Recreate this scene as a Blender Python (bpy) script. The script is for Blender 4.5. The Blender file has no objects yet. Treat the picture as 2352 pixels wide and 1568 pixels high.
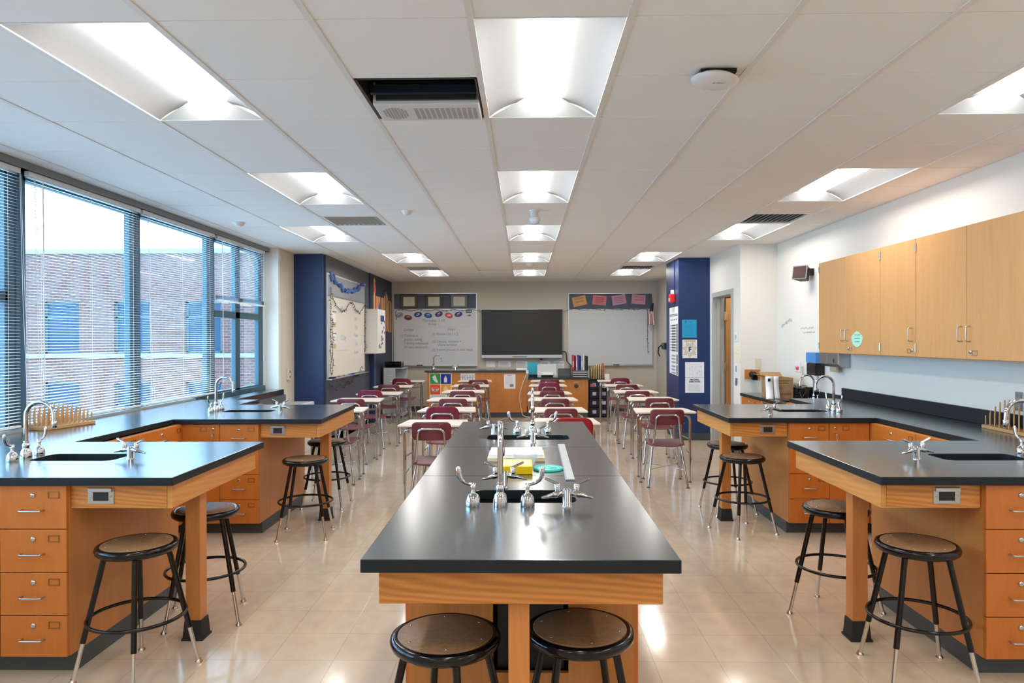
import bpy, bmesh, math, random
from mathutils import Vector, Matrix
random.seed(7)
PI = math.pi
R = math.radians
C = bpy.context.scene.collection
sc = bpy.context.scene

# ------------------------------------------------------------------ camera
cam_d = bpy.data.cameras.new('camera'); cam = bpy.data.objects.new('camera', cam_d); C.objects.link(cam)
sc.camera = cam
yaw, pitch, roll, FPX = .01733, -.00325, -.00309, 1622.8
fw = Vector((-math.sin(yaw)*math.cos(pitch), math.cos(yaw)*math.cos(pitch), math.sin(pitch)))
rt = Vector((math.cos(yaw), math.sin(yaw), 0)); up = rt.cross(fw)
rt2 = math.cos(roll)*rt + math.sin(roll)*up; up2 = -math.sin(roll)*rt + math.cos(roll)*up
cam.matrix_world = Matrix(((rt2.x, up2.x, -fw.x, 0), (rt2.y, up2.y, -fw.y, 0), (rt2.z, up2.z, -fw.z, 1.53), (0, 0, 0, 1)))
cam_d.sensor_width = 36; cam_d.lens = FPX/2352*36; cam_d.clip_start = .05; cam_d.clip_end = 200

# ------------------------------------------------------------------ world, exposure
sc.view_settings.view_transform = 'Standard'; sc.view_settings.look = 'None'
sc.view_settings.gamma = 1; sc.view_settings.use_curve_mapping = False
sc.view_settings.exposure = 1.58
W = bpy.data.worlds.new('sky'); sc.world = W; W.use_nodes = True
bg = W.node_tree.nodes['Background']; bg.inputs[0].default_value = (.48, .73, 1.0, 1); bg.inputs[1].default_value = 4.3
LENS_E = 9.6            # brightness of the ceiling light lenses

# ------------------------------------------------------------------ materials
MATS = {}
def mat(name, col, rough=.5, metal=0, spec=.5, emit=None, es=0, alpha=1, coat=0, trans=0, ior=1.45, bump=None):
    if name in MATS: return MATS[name]
    m = bpy.data.materials.new(name); m.use_nodes = True; MATS[name] = m
    b = m.node_tree.nodes['Principled BSDF']
    b.inputs['Base Color'].default_value = (*col, 1); b.inputs['Roughness'].default_value = rough
    b.inputs['Metallic'].default_value = metal; b.inputs['Specular IOR Level'].default_value = spec
    b.inputs['Coat Weight'].default_value = coat; b.inputs['Transmission Weight'].default_value = trans; b.inputs['IOR'].default_value = ior
    b.inputs['Alpha'].default_value = alpha
    if emit: b.inputs['Emission Color'].default_value = (*emit, 1); b.inputs['Emission Strength'].default_value = es
    if bump:
        nt = m.node_tree; tc = nt.nodes.new('ShaderNodeTexCoord'); n = nt.nodes.new('ShaderNodeTexNoise'); bp_ = nt.nodes.new('ShaderNodeBump')
        n.inputs['Scale'].default_value = bump[0]; bp_.inputs['Strength'].default_value = bump[1]; bp_.inputs['Distance'].default_value = .002
        nt.links.new(tc.outputs['Object'], n.inputs['Vector']); nt.links.new(n.outputs['Fac'], bp_.inputs['Height']); nt.links.new(bp_.outputs[0], b.inputs['Normal'])
    return m
def wood(name, c1, c2, axis='Z', rough=.35, sc_=1.0, rings=.0):
    m = bpy.data.materials.new(name); m.use_nodes = True; MATS[name] = m
    nt = m.node_tree; L = nt.links; b = nt.nodes['Principled BSDF']
    tc = nt.nodes.new('ShaderNodeTexCoord'); mp = nt.nodes.new('ShaderNodeMapping')
    L.new(tc.outputs['Object'], mp.inputs['Vector'])
    s = {'X': (1.0, 14, 14), 'Y': (14, 1.0, 14), 'Z': (14, 14, 1.0)}[axis]
    mp.inputs['Scale'].default_value = tuple(v*sc_ for v in s)
    n = nt.nodes.new('ShaderNodeTexNoise'); n.inputs['Scale'].default_value = 1.6; n.inputs['Detail'].default_value = 8; n.inputs['Roughness'].default_value = .6; n.inputs['Distortion'].default_value = .6
    L.new(mp.outputs[0], n.inputs['Vector'])
    n2 = nt.nodes.new('ShaderNodeTexNoise'); n2.inputs['Scale'].default_value = 9; n2.inputs['Detail'].default_value = 4
    L.new(mp.outputs[0], n2.inputs['Vector'])
    mx = nt.nodes.new('ShaderNodeMix'); mx.data_type = 'FLOAT'; mx.inputs[0].default_value = .35
    L.new(n.outputs['Fac'], mx.inputs[2]); L.new(n2.outputs['Fac'], mx.inputs[3]); src = mx.outputs[0]
    if rings:
        mp2 = nt.nodes.new('ShaderNodeMapping'); L.new(tc.outputs['Object'], mp2.inputs['Vector'])
        s2 = {'X': (1.5, 3, 16), 'Y': (3, 1.2, 13), 'Z': (5, 5, .7)}[axis]; mp2.inputs['Scale'].default_value = s2
        mp2.inputs['Location'].default_value = (.37, .2, -.05)
        w = nt.nodes.new('ShaderNodeTexWave'); w.wave_type = 'BANDS'; w.bands_direction = 'DIAGONAL'; w.inputs['Scale'].default_value = 1.7
        w.inputs['Distortion'].default_value = 9; w.inputs['Detail'].default_value = 1.2; w.inputs['Detail Scale'].default_value = .55
        L.new(mp2.outputs[0], w.inputs['Vector'])
        m3 = nt.nodes.new('ShaderNodeMix'); m3.data_type = 'FLOAT'; m3.inputs[0].default_value = rings
        L.new(src, m3.inputs[2]); L.new(w.outputs['Fac'], m3.inputs[3]); src = m3.outputs[0]
    cr = nt.nodes.new('ShaderNodeValToRGB'); cr.color_ramp.elements[0].position = .3; cr.color_ramp.elements[1].position = .7
    cr.color_ramp.elements[0].color = (*c2, 1); cr.color_ramp.elements[1].color = (*c1, 1)
    L.new(src, cr.inputs[0]); L.new(cr.outputs[0], b.inputs['Base Color'])
    b.inputs['Roughness'].default_value = rough
    return m
def noisy(name, c1, c2, scale, rough=.5, rough2=None, metal=0, spec=.5, detail=4, bump=0):
    m = bpy.data.materials.new(name); m.use_nodes = True; MATS[name] = m
    nt = m.node_tree; L = nt.links; b = nt.nodes['Principled BSDF']
    tc = nt.nodes.new('ShaderNodeTexCoord'); n = nt.nodes.new('ShaderNodeTexNoise'); n.inputs['Scale'].default_value = scale; n.inputs['Detail'].default_value = detail
    L.new(tc.outputs['Object'], n.inputs['Vector'])
    cr = nt.nodes.new('ShaderNodeValToRGB'); cr.color_ramp.elements[0].position = .35; cr.color_ramp.elements[1].position = .65
    cr.color_ramp.elements[0].color = (*c1, 1); cr.color_ramp.elements[1].color = (*c2, 1)
    L.new(n.outputs['Fac'], cr.inputs[0]); L.new(cr.outputs[0], b.inputs['Base Color'])
    b.inputs['Roughness'].default_value = rough; b.inputs['Metallic'].default_value = metal; b.inputs['Specular IOR Level'].default_value = spec
    if rough2 is not None:
        mr = nt.nodes.new('ShaderNodeMapRange'); mr.inputs['To Min'].default_value = rough; mr.inputs['To Max'].default_value = rough2
        L.new(n.outputs['Fac'], mr.inputs[0]); L.new(mr.outputs[0], b.inputs['Roughness'])
    if bump:
        bp_ = nt.nodes.new('ShaderNodeBump'); bp_.inputs['Strength'].default_value = bump; bp_.inputs['Distance'].default_value = .003
        L.new(n.outputs['Fac'], bp_.inputs['Height']); L.new(bp_.outputs[0], b.inputs['Normal'])
    return m
WV = wood('oak_vertical', (.60, .235, .055), (.47, .165, .034), 'Z')
WD = wood('oak_drawer', (.60, .185, .028), (.50, .14, .018), 'Z')
WP = wood('oak_panel', (.62, .25, .055), (.53, .195, .036), 'Z')
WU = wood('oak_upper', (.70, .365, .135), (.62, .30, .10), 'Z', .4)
WAX = wood('oak_apron_x', (.66, .27, .06), (.46, .155, .026), 'X', .35, 1, .3)
WAY = wood('oak_apron_y', (.66, .30, .08), (.54, .22, .05), 'Y', .35, 1, .18)
WL = wood('light_wood', (.62, .36, .15), (.48, .25, .09), 'Z', .5)
BOX = noisy('cardboard', (.42, .24, .11), (.36, .20, .09), 12, .8)
TOP = mat('black_epoxy', (.010, .016, .020), .24, spec=.9, coat=.7)
TOP.node_tree.nodes['Principled BSDF'].inputs['Coat Roughness'].default_value = .2
TOP.node_tree.nodes['Principled BSDF'].inputs['Specular Tint'].default_value = (.80, .93, 1, 1)
EDGE = TOP
BLK = mat('black_enamel', (.004, .004, .005), .16, spec=.45)
SATIN = mat('black_epoxy_satin', (.010, .015, .018), .45, spec=.3)
PAD = noisy('hardboard_pad', (.23, .115, .050), (.29, .155, .075), 60, .45, spec=.3)
CHR = mat('chrome', (.54, .55, .58), .06, 1)
STL = mat('brushed_steel', (.50, .50, .50), .32, 1)
CHRR = mat('worn_chrome', (.66, .64, .62), .2, 1)
MAR = noisy('burgundy_plastic', (.135, .022, .030), (.16, .03, .038), 5, .38)
MAR2 = noisy('crimson_plastic', (.17, .012, .035), (.20, .02, .045), 5, .35)
RED = mat('red_plastic', (.30, .008, .012), .35)
DTOP = noisy('cream_laminate', (.74, .62, .52), (.79, .68, .58), 40, .35)
RUB = mat('dark_rubber', (.014, .014, .014), .6)
COVE = mat('grey_rubber_base', (.062, .075, .082), .45)
WHT = mat('white_paint', (.78, .78, .76), .45)
WALLW = mat('wall_white_paint', (.78, .735, .66), .6, bump=(250, .05))
WALLB = mat('wall_beige_paint', (.56, .51, .43), .6, bump=(250, .05))
NAVY = mat('navy_paint', (.014, .036, .125), .38, bump=(250, .05))
NAVY_GLARE = mat('navy_paint_glare', (.065, .080, .112), .34, bump=(250, .05))  # blue wall paint with its glare put into a greyer base colour
TILE = noisy('ceiling_tile', (.79, .76, .725), (.83, .80, .76), 220, .85)
GRID = mat('grid_metal', (.72, .68, .63), .45)
DARK = mat('dark_void', (.006, .007, .008), .7)
PAPER = mat('white_paper', (.82, .83, .85), .7)
INK = mat('black_ink', (.02, .02, .025), .6)
GREY = mat('grey_ink', (.22, .23, .26), .7)
LGREY = mat('faint_ink', (.45, .46, .50), .7)
WB = mat('whiteboard_enamel', (.60, .62, .63), .22)
WBW = mat('whiteboard_cream', (.80, .765, .69), .3)
TACK = mat('tack_panel', (.085, .10, .14), .6)
TACKL = mat('tack_panel_light', (.30, .32, .36), .5)
ALU = mat('aluminium', (.62, .63, .64), .35, 1)
FRM = mat('window_frame_teal', (.035, .085, .115), .4)
BRASS = mat('brass', (.62, .42, .20), .35, 1)
BLUEI = mat('blue_ink', (.05, .09, .35), .5)
SLAT = mat('blind_slat', (.84, .86, .88), .4)

# floor: polished vinyl tile
def floor_mat():
    m = bpy.data.materials.new('polished_vinyl_tile'); m.use_nodes = True; nt = m.node_tree; L = nt.links; b = nt.nodes['Principled BSDF']
    tc = nt.nodes.new('ShaderNodeTexCoord'); br = nt.nodes.new('ShaderNodeTexBrick')
    br.offset = 0; br.inputs['Scale'].default_value = 1; br.inputs['Brick Width'].default_value = .305; br.inputs['Row Height'].default_value = .305
    br.inputs['Mortar Size'].default_value = .0016; br.inputs['Mortar Smooth'].default_value = .2; br.inputs['Bias'].default_value = 0
    br.inputs['Color1'].default_value = (.57, .455, .335, 1); br.inputs['Color2'].default_value = (.60, .48, .355, 1); br.inputs['Mortar'].default_value = (.42, .32, .23, 1)
    L.new(tc.outputs['Object'], br.inputs['Vector'])
    n = nt.nodes.new('ShaderNodeTexNoise'); n.inputs['Scale'].default_value = 9; n.inputs['Detail'].default_value = 6
    mp = nt.nodes.new('ShaderNodeMapping'); mp.inputs['Scale'].default_value = (1.3, .9, 1); mp.inputs['Rotation'].default_value = (0, 0, .7)
    L.new(tc.outputs['Object'], mp.inputs['Vector']); L.new(mp.outputs[0], n.inputs['Vector'])
    mx = nt.nodes.new('ShaderNodeMix'); mx.data_type = 'RGBA'; mx.blend_type = 'OVERLAY'; mx.inputs[0].default_value = .16
    L.new(br.outputs['Color'], mx.inputs[6]); L.new(n.outputs['Fac'], mx.inputs[7]); L.new(mx.outputs[2], b.inputs['Base Color'])
    b.inputs['Specular IOR Level'].default_value = .7
    n2 = nt.nodes.new('ShaderNodeTexNoise'); n2.inputs['Scale'].default_value = 3.5; n2.inputs['Detail'].default_value = 3; L.new(tc.outputs['Object'], n2.inputs['Vector'])
    mr = nt.nodes.new('ShaderNodeMapRange'); mr.inputs['To Min'].default_value = .06; mr.inputs['To Max'].default_value = .16; L.new(n2.outputs['Fac'], mr.inputs[0]); L.new(mr.outputs[0], b.inputs['Roughness'])
    bp_ = nt.nodes.new('ShaderNodeBump'); bp_.inputs['Strength'].default_value = .12; bp_.inputs['Distance'].default_value = .0015
    ma = nt.nodes.new('ShaderNodeMath'); ma.operation = 'MULTIPLY'; ma.inputs[1].default_value = -1.0; L.new(br.outputs['Fac'], ma.inputs[0])
    m4 = nt.nodes.new('ShaderNodeMath'); m4.operation = 'ADD'; L.new(ma.outputs[0], m4.inputs[0]); L.new(n2.outputs['Fac'], m4.inputs[1])
    L.new(m4.outputs[0], bp_.inputs['Height']); L.new(bp_.outputs[0], b.inputs['Normal'])
    return m
FLOOR = floor_mat()
def brick_mat():
    m = bpy.data.materials.new('brick_wall'); m.use_nodes = True; nt = m.node_tree; L = nt.links; b = nt.nodes['Principled BSDF']
    tc = nt.nodes.new('ShaderNodeTexCoord'); mp = nt.nodes.new('ShaderNodeMapping'); mp.inputs['Rotation'].default_value = (R(90), 0, 0)
    L.new(tc.outputs['Object'], mp.inputs['Vector'])
    sp = nt.nodes.new('ShaderNodeSeparateXYZ'); cb = nt.nodes.new('ShaderNodeCombineXYZ'); L.new(tc.outputs['Object'], sp.inputs[0])
    ad = nt.nodes.new('ShaderNodeMath'); ad.operation = 'ADD'; L.new(sp.outputs[0], ad.inputs[0]); L.new(sp.outputs[1], ad.inputs[1])
    L.new(ad.outputs[0], cb.inputs[0]); L.new(sp.outputs[2], cb.inputs[1])
    br = nt.nodes.new('ShaderNodeTexBrick'); br.inputs['Scale'].default_value = 1; br.inputs['Brick Width'].default_value = .24; br.inputs['Row Height'].default_value = .085
    br.inputs['Mortar Size'].default_value = .010; br.inputs['Color1'].default_value = (.085, .030, .024, 1); br.inputs['Color2'].default_value = (.12, .048, .038, 1); br.inputs['Mortar'].default_value = (.14, .11, .10, 1)
    L.new(cb.outputs[0], br.inputs['Vector']); L.new(br.outputs['Color'], b.inputs['Base Color']); b.inputs['Roughness'].default_value = .85
    return m
BRICK = brick_mat()
def glass_mat():
    m = bpy.data.materials.new('window_glass'); m.use_nodes = True; nt = m.node_tree; L = nt.links
    nt.nodes.remove(nt.nodes['Principled BSDF']); out = nt.nodes['Material Output']
    t = nt.nodes.new('ShaderNodeBsdfTransparent'); t.inputs[0].default_value = (.80, .88, .91, 1); g = nt.nodes.new('ShaderNodeBsdfGlossy'); g.inputs['Roughness'].default_value = .02
    mx = nt.nodes.new('ShaderNodeMixShader'); fr = nt.nodes.new('ShaderNodeLayerWeight'); fr.inputs[0].default_value = .5; pw = nt.nodes.new('ShaderNodeMath'); pw.operation = 'POWER'; pw.inputs[1].default_value = 4; L.new(fr.outputs['Facing'], pw.inputs[0]); ml = nt.nodes.new('ShaderNodeMath'); ml.operation = 'MULTIPLY_ADD'; ml.inputs[1].default_value = .5; ml.inputs[2].default_value = .04; L.new(pw.outputs[0], ml.inputs[0])
    L.new(ml.outputs[0], mx.inputs[0]); L.new(t.outputs[0], mx.inputs[1]); L.new(g.outputs[0], mx.inputs[2]); L.new(mx.outputs[0], out.inputs[0])
    return m
GLASS = glass_mat()
LENS = mat('light_lens', (.9, .9, .9), .5, emit=(1, .97, .92), es=LENS_E)
TROF = mat('light_reflector', (.31, .32, .33), .6)

# ------------------------------------------------------------------ mesh helpers
KIDS = {}
ORG = {}
class MB:
    def __init__(s, M=None): s.v = []; s.f = []; s.sm = []; s.mi = []; s.M = M or Matrix.Identity(4); s.cur = 0
    def add(s, vs, fs, smooth=False):
        o = len(s.v); s.v += [s.M @ Vector(p) for p in vs]
        for f in fs: s.f.append([i+o for i in f]); s.sm.append(smooth); s.mi.append(s.cur)
        return s
    def box(s, x0, y0, z0, x1, y1, z1):
        x0, x1 = min(x0, x1), max(x0, x1); y0, y1 = min(y0, y1), max(y0, y1); z0, z1 = min(z0, z1), max(z0, z1)
        return s.add([(x0,y0,z0),(x1,y0,z0),(x1,y1,z0),(x0,y1,z0),(x0,y0,z1),(x1,y0,z1),(x1,y1,z1),(x0,y1,z1)],
                     [(0,3,2,1),(4,5,6,7),(0,1,5,4),(1,2,6,5),(2,3,7,6),(3,0,4,7)])
    def tube(s, path, r, n=10, close=False, r2=None):
        P = [Vector(p) for p in path]; m = len(P); rs = [r + ((r2-r)*i/(m-1) if r2 is not None else 0) for i in range(m)] if not isinstance(r, (list, tuple)) else list(r)
        T = []
        for i in range(m):
            a = P[i-1] if (i > 0 or close) else P[i]; b = P[(i+1) % m] if (i < m-1 or close) else P[i]
            T.append((b-a).normalized())
        nrm = T[0].orthogonal().normalized(); vs = []; prev = T[0]
        for i in range(m):
            q = prev.rotation_difference(T[i]); nrm = (q @ nrm); nrm = (nrm - T[i]*nrm.dot(T[i])).normalized(); prev = T[i]
            bn = T[i].cross(nrm)
            for k in range(n):
                a = 2*PI*k/n; vs.append(P[i] + (nrm*math.cos(a)+bn*math.sin(a))*rs[i])
        fs = []; mm = m if close else m-1
        for i in range(mm):
            j = (i+1) % m
            for k in range(n): k2 = (k+1) % n; fs.append((i*n+k, i*n+k2, j*n+k2, j*n+k))
        s.add(vs, fs, True)
        if not close:
            s.add(vs[:n], [tuple(reversed(range(n)))]); s.add(vs[-n:], [tuple(range(n))])
        return s
    def lathe(s, prof, c=(0,0,0), n=20, axis='Z', smooth=True):
        # prof: (radius, height) pairs
        vs = []; c = Vector(c)
        for r, h in prof:
            for k in range(n):
                a = 2*PI*k/n; x, y = r*math.cos(a), r*math.sin(a)
                p = {'Z': (x, y, h), 'Y': (x, h, y), 'X': (h, x, y)}[axis]; vs.append(c+Vector(p))
        fs = []
        for i in range(len(prof)-1):
            for k in range(n):
                k2 = (k+1) % n; f = (i*n+k, i*n+k2, (i+1)*n+k2, (i+1)*n+k); fs.append(f if axis != 'Y' else f[::-1])
        s.add(vs, fs, smooth)
        s.add(vs[:n], [tuple(range(n))[::-1]]); s.add(vs[-n:], [tuple(range(n))])
        return s
    def ball(s, c, r, n=10, sq=(1,1,1)):
        prof = [(max(1e-4, math.cos(-PI/2+PI*i/n)), math.sin(-PI/2+PI*i/n)) for i in range(n+1)]
        vs = []; m = 12
        for rr, h in prof:
            for k in range(m): a = 2*PI*k/m; vs.append((c[0]+r*sq[0]*rr*math.cos(a), c[1]+r*sq[1]*rr*math.sin(a), c[2]+r*sq[2]*h))
        fs = [(i*m+k, i*m+(k+1) % m, (i+1)*m+(k+1) % m, (i+1)*m+k) for i in range(n) for k in range(m)]
        return s.add(vs, fs, True)
    def prism(s, pts, d, z0=None, axis='Z'):
        # pts 2D; extruded from z0 to z0+d along axis
        n = len(pts)
        def p3(p, h): return {'Z': (p[0], p[1], h), 'Y': (p[0], h, p[1]), 'X': (h, p[0], p[1])}[axis]
        vs = [p3(p, z0) for p in pts] + [p3(p, z0+d) for p in pts]
        return s.add(vs, [tuple(range(n))[::-1], tuple(range(n, 2*n))] + [(i, (i+1) % n, n+(i+1) % n, n+i) for i in range(n)])
    def build(s, name, m, parent=None, bevel=0, seg=2, fix=True):
        me = bpy.data.meshes.new(name)
        org = ORG.get(parent.name if parent else None, Vector((0,0,0)))
        me.from_pydata([v-org for v in s.v], [], s.f)
        for x in (m if isinstance(m, (list, tuple)) else [m]): me.materials.append(x)
        for i, p in enumerate(me.polygons): p.use_smooth = s.sm[i]; p.material_index = s.mi[i]
        if fix:
            b = bmesh.new(); b.from_mesh(me); bmesh.ops.recalc_face_normals(b, faces=b.faces); b.to_mesh(me); b.free()
        o = bpy.data.objects.new(name, me); C.objects.link(o)
        if parent: attach(o, parent)
        if bevel:
            md = o.modifiers.new('bevel', 'BEVEL'); md.width = bevel; md.segments = seg; md.limit_method = 'ANGLE'; md.angle_limit = R(50)
        return o
def attach(o, parent):
    o.parent = parent; KIDS.setdefault(parent.name, []).append(o); ORG[o.name] = ORG.get(parent.name, Vector((0,0,0)))
def thing(name, label, cat, loc=(0,0,0), group=None):
    o = bpy.data.objects.new(name, None); C.objects.link(o); o.location = loc; o.empty_display_size = .05
    o['label'] = label; o['category'] = cat
    if group: o['group'] = group
    ORG[o.name] = Vector(loc); return o
def tag(o, label, cat, group=None):
    o['label'] = label; o['category'] = cat
    if group: o['group'] = group
    return o
def struct(o): o['kind'] = 'structure'; return o
def recenter(o):
    # move a one-mesh thing's origin to its base
    vs = [v.co for v in o.data.vertices]; c = Vector((sum(v.x for v in vs)/len(vs), sum(v.y for v in vs)/len(vs), min(v.z for v in vs)))
    for v in o.data.vertices: v.co -= c
    o.location = c; return o
def dup(root, loc, rotz=0, label=None, group=None, cat=None):
    r = root.copy(); C.objects.link(r); r.location = loc; r.rotation_euler = (0, 0, rotz)
    if label: r['label'] = label
    if group: r['group'] = group
    for ch in KIDS.get(root.name, []):
        c = ch.copy(); C.objects.link(c); c.parent = r; KIDS.setdefault(r.name, []).append(c)
        for g in KIDS.get(ch.name, []):
            d = g.copy(); C.objects.link(d); d.parent = c; KIDS.setdefault(c.name, []).append(d)
    return r
def TR(x, y, z, rz=0): return Matrix.Translation((x, y, z)) @ Matrix.Rotation(rz, 4, 'Z')
def fillet(pts, r, n=5, close=False):
    P = [Vector(p) for p in pts]; out = []; m = len(P)
    for i in range(m):
        if not close and (i == 0 or i == m-1): out.append(P[i]); continue
        a, b, c = P[i-1], P[i], P[(i+1) % m]; u = (a-b); w = (c-b); q = min(r, u.length*.49, w.length*.49)
        s_, e = b+u.normalized()*q, b+w.normalized()*q
        for k in range(n+1): t = k/n; out.append(s_*(1-t)**2+b*2*t*(1-t)+e*t*t)
    return out
def rrect(x0, y0, x1, y1, r, n=5): return [(p.x, p.y) for p in fillet([(x0,y0,0),(x1,y0,0),(x1,y1,0),(x0,y1,0)], r, n, True)]
def slab(name, outer, holes, z0, z1, m, parent=None, bevel=0):
    b = bmesh.new(); es = []
    for lp in [outer]+holes:
        vs = [b.verts.new((p[0], p[1], z0)) for p in lp]
        for i in range(len(vs)): es.append(b.edges.new((vs[i], vs[(i+1) % len(vs)])))
    bmesh.ops.triangle_fill(b, use_beauty=True, use_dissolve=False, edges=es)
    fs = list(b.faces); g = bmesh.ops.extrude_face_region(b, geom=fs, use_keep_orig=True)
    bmesh.ops.translate(b, verts=[e for e in g['geom'] if isinstance(e, bmesh.types.BMVert)], vec=(0, 0, z1-z0))
    bmesh.ops.recalc_face_normals(b, faces=b.faces)
    org = ORG.get(parent.name if parent else None, Vector((0,0,0))); bmesh.ops.translate(b, verts=b.verts, vec=-org)
    me = bpy.data.meshes.new(name); b.to_mesh(me); b.free(); me.materials.append(m); me.materials.append(SATIN)
    for p in me.polygons: p.material_index = 1 if abs(p.normal.z) < .5 else 0
    o = bpy.data.objects.new(name, me); C.objects.link(o)
    if parent: attach(o, parent)
    if bevel:
        md = o.modifiers.new('bevel', 'BEVEL'); md.width = bevel; md.segments = 2; md.limit_method = 'ANGLE'; md.angle_limit = R(50)
    return o
def text(body, size, m, parent, M, name='lettering', align='CENTER', bold=0, shear=0, sp=1.0, w=None):
    cu = bpy.data.curves.new('t', 'FONT'); cu.body = body; cu.size = size; cu.align_x = align; cu.align_y = 'CENTER'; cu.extrude = .0004
    cu.offset = bold; cu.shear = shear; cu.space_line = sp; cu.resolution_u = 3
    o = bpy.data.objects.new('t', cu); C.objects.link(o); dg = bpy.context.evaluated_depsgraph_get()
    me = bpy.data.meshes.new_from_object(o.evaluated_get(dg)); bpy.data.objects.remove(o); bpy.data.curves.remove(cu)
    org = ORG.get(parent.name if parent else None, Vector((0,0,0)))
    if w:
        ww = max(v.co.x for v in me.vertices)-min(v.co.x for v in me.vertices)
        if ww > w:
            for v in me.vertices: v.co.x *= w/ww
    for v in me.vertices: v.co = (M @ v.co)-org
    me.materials.clear(); me.materials.append(m); me.name = name
    o = bpy.data.objects.new(name, me); C.objects.link(o)
    if parent: attach(o, parent)
    return o
FRONT = Matrix.Rotation(R(90), 4, 'X')                       # text readable from -Y
def TF(x, y, z, rz=0, tilt=0): return Matrix.Translation((x, y, z)) @ Matrix.Rotation(rz, 4, 'Z') @ Matrix.Rotation(tilt, 4, 'Y') @ FRONT
def barlines(mb, x0, x1, z0, z1, n, y, frac=.5, rnd=True):
    for i in range(n):
        z = z1-(z1-z0)*(i+.5)/n; h = (z1-z0)/n*frac/2; e = x1-(x1-x0)*(random.random()*.25 if rnd else 0)
        mb.box(x0, y-.0004, z-h, e, y, z+h)

# ------------------------------------------------------------------ room shell
CZ = 2.75; XL = -3.45; XR = 3.28; YF = 15.0; YB = -2.6
struct(MB().box(-4.0, YB-.2, -.12, 4.6, YF+.2, 0).build('floor', FLOOR))
struct(MB().box(-3.6, YF, 0, 3.4, YF+.15, 3.1).build('wall_far', WALLB))
struct(MB().box(-3.75, YB-.15, 0, 3.45, YB, 3.1).build('wall_back', WALLW))
struct(MB().box(XR, YB, 0, XR+.14, 9.34, 3.1).build('wall_right', WALLW))
struct(MB().box(2.8, 9.2, 0, XR, 9.34, 3.1).build('wall_right_return', WALLW))
w = MB(); w.box(2.8, 9.34, 0, 2.93, 9.56, 3.1); w.box(2.8, 10.46, 0, 2.93, 10.72, 3.1); w.box(2.8, 9.56, 2.14, 2.93, 10.46, 3.1); struct(w.build('wall_right_door', WALLW))
struct(MB().box(2.33, 10.7, 0, 2.93, 11.62, 3.1).build('wall_right_column', NAVY))
struct(MB().box(2.8, 11.62, 0, 2.93, YF, 3.1).build('wall_right_far', WALLB))
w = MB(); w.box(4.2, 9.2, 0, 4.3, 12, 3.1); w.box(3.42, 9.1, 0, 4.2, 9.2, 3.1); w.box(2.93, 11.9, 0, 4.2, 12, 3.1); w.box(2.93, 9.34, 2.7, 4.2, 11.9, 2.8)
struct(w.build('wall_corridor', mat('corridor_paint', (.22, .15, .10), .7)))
# left side
w = MB(); w.box(-3.75, YB, 0, XL, 9.35, .86); w.box(-3.75, YB, 2.70, -3.40, 9.35, 3.1); w.box(-3.75, YB, .86, XL, .30, 2.70); struct(w.build('wall_left_sill', WALLW))
struct(MB().box(-3.54, 9.35, 0, -3.27, 9.42, 3.1).build('wall_left_reveal', WALLW))
struct(MB().box(-3.54, 9.42, 0, -3.27, 10.0, 3.1).build('wall_left_beige', mat('beige_pilaster', (.66, .60, .50), .6)))
struct(MB().box(-3.75, 9.985, 0, -2.86, 10.08, 3.1).build('wall_left_blue_face', NAVY))
struct(MB().box(-3.75, 10.08, 0, -2.84, 12.9, 3.1).build('wall_left_blue_side', NAVY_GLARE))  # side of the blue wall, glare painted into its colour
struct(MB().box(-3.75, 12.9, 0, -2.82, YF, 3.1).build('wall_left_navy', mat('navy_matte', (.018, .028, .06), .5)))
struct(MB().box(-2.82, 12.93, 0, -2.76, 13.12, 1.35).build('trim_1', NAVY))
for nm, a in (('baseboard_right', (XR-.012, YB, 0, XR, 2, .1)), ('baseboard_column', (2.318, 10.688, 0, 2.80, 10.7, .11)), ('baseboard_column_side', (2.318, 10.7, 0, 2.33, 11.62, .11)),
              ('baseboard_far', (-2.82, YF-.012, 0, 2.8, YF, .11)), ('baseboard_door', (2.788, 9.2, 0, 2.8, 9.5, .1)), ('baseboard_left', (-2.86, 9.975, 0, -2.84, 12.9, .11)), ('baseboard_left_blue', (-3.27, 9.972, 0, -2.86, 9.985, .11))):
    struct(MB().box(*a).build(nm, COVE))
# window ledge under the last window
struct(MB().box(-3.45, 7.26, .80, -3.20, 9.35, .875).build('trim_2', TOP, bevel=.004))
struct(MB().box(-3.24, 7.26, .70, -3.20, 9.42, .80).build('trim_3', mat('ledge_grey', (.10, .11, .12), .5)))

# ceiling
GX0, GY0, P_ = -.202, 2.685, .61
lights = [(i, j) for i in (-3, 0, 4) for j in (-8, -4, 0, 4)] + [(0, 8), (0, 12), (0, 16), (-4, 8), (-3, 12), (-3, 16), (4, 8), (3, 12), (3, 16)]
vents = [(-3, 7), (4, 7), (-3, 15), (3, 15)]
cut = {(i, j) for i, j in lights} | {(i, j+1) for i, j in lights} | set(vents) | {(-1, 1)}
cl = MB()
for i in range(-7, 7):
    for j in range(-9, 21):
        if (i, j) in cut: continue
        x0, x1 = GX0+P_*i, GX0+P_*(i+1); y0, y1 = GY0+P_*j, GY0+P_*(j+1)
        x0, x1 = max(x0, -3.6), min(x1, XR); y0, y1 = max(y0, YB), min(y1, YF)
        if x1-x0 < .03 or y1-y0 < .03: continue
        g = .004; y1b = y1-g
        if (i, j) == (-1, 16): y0 += .14        # open slot of the roll-up screen
        cl.box(x0+.004, y0+g, CZ, x1-.004, y1b, CZ+.018)
ceil = struct(cl.build('ceiling', TILE, bevel=.002, seg=1))
g = MB()
for i in range(-5, 7):
    x = GX0+P_*i
    if x < XR: g.box(x-.014, YB, CZ-.004, x+.014, YF, CZ+.03)
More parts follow.
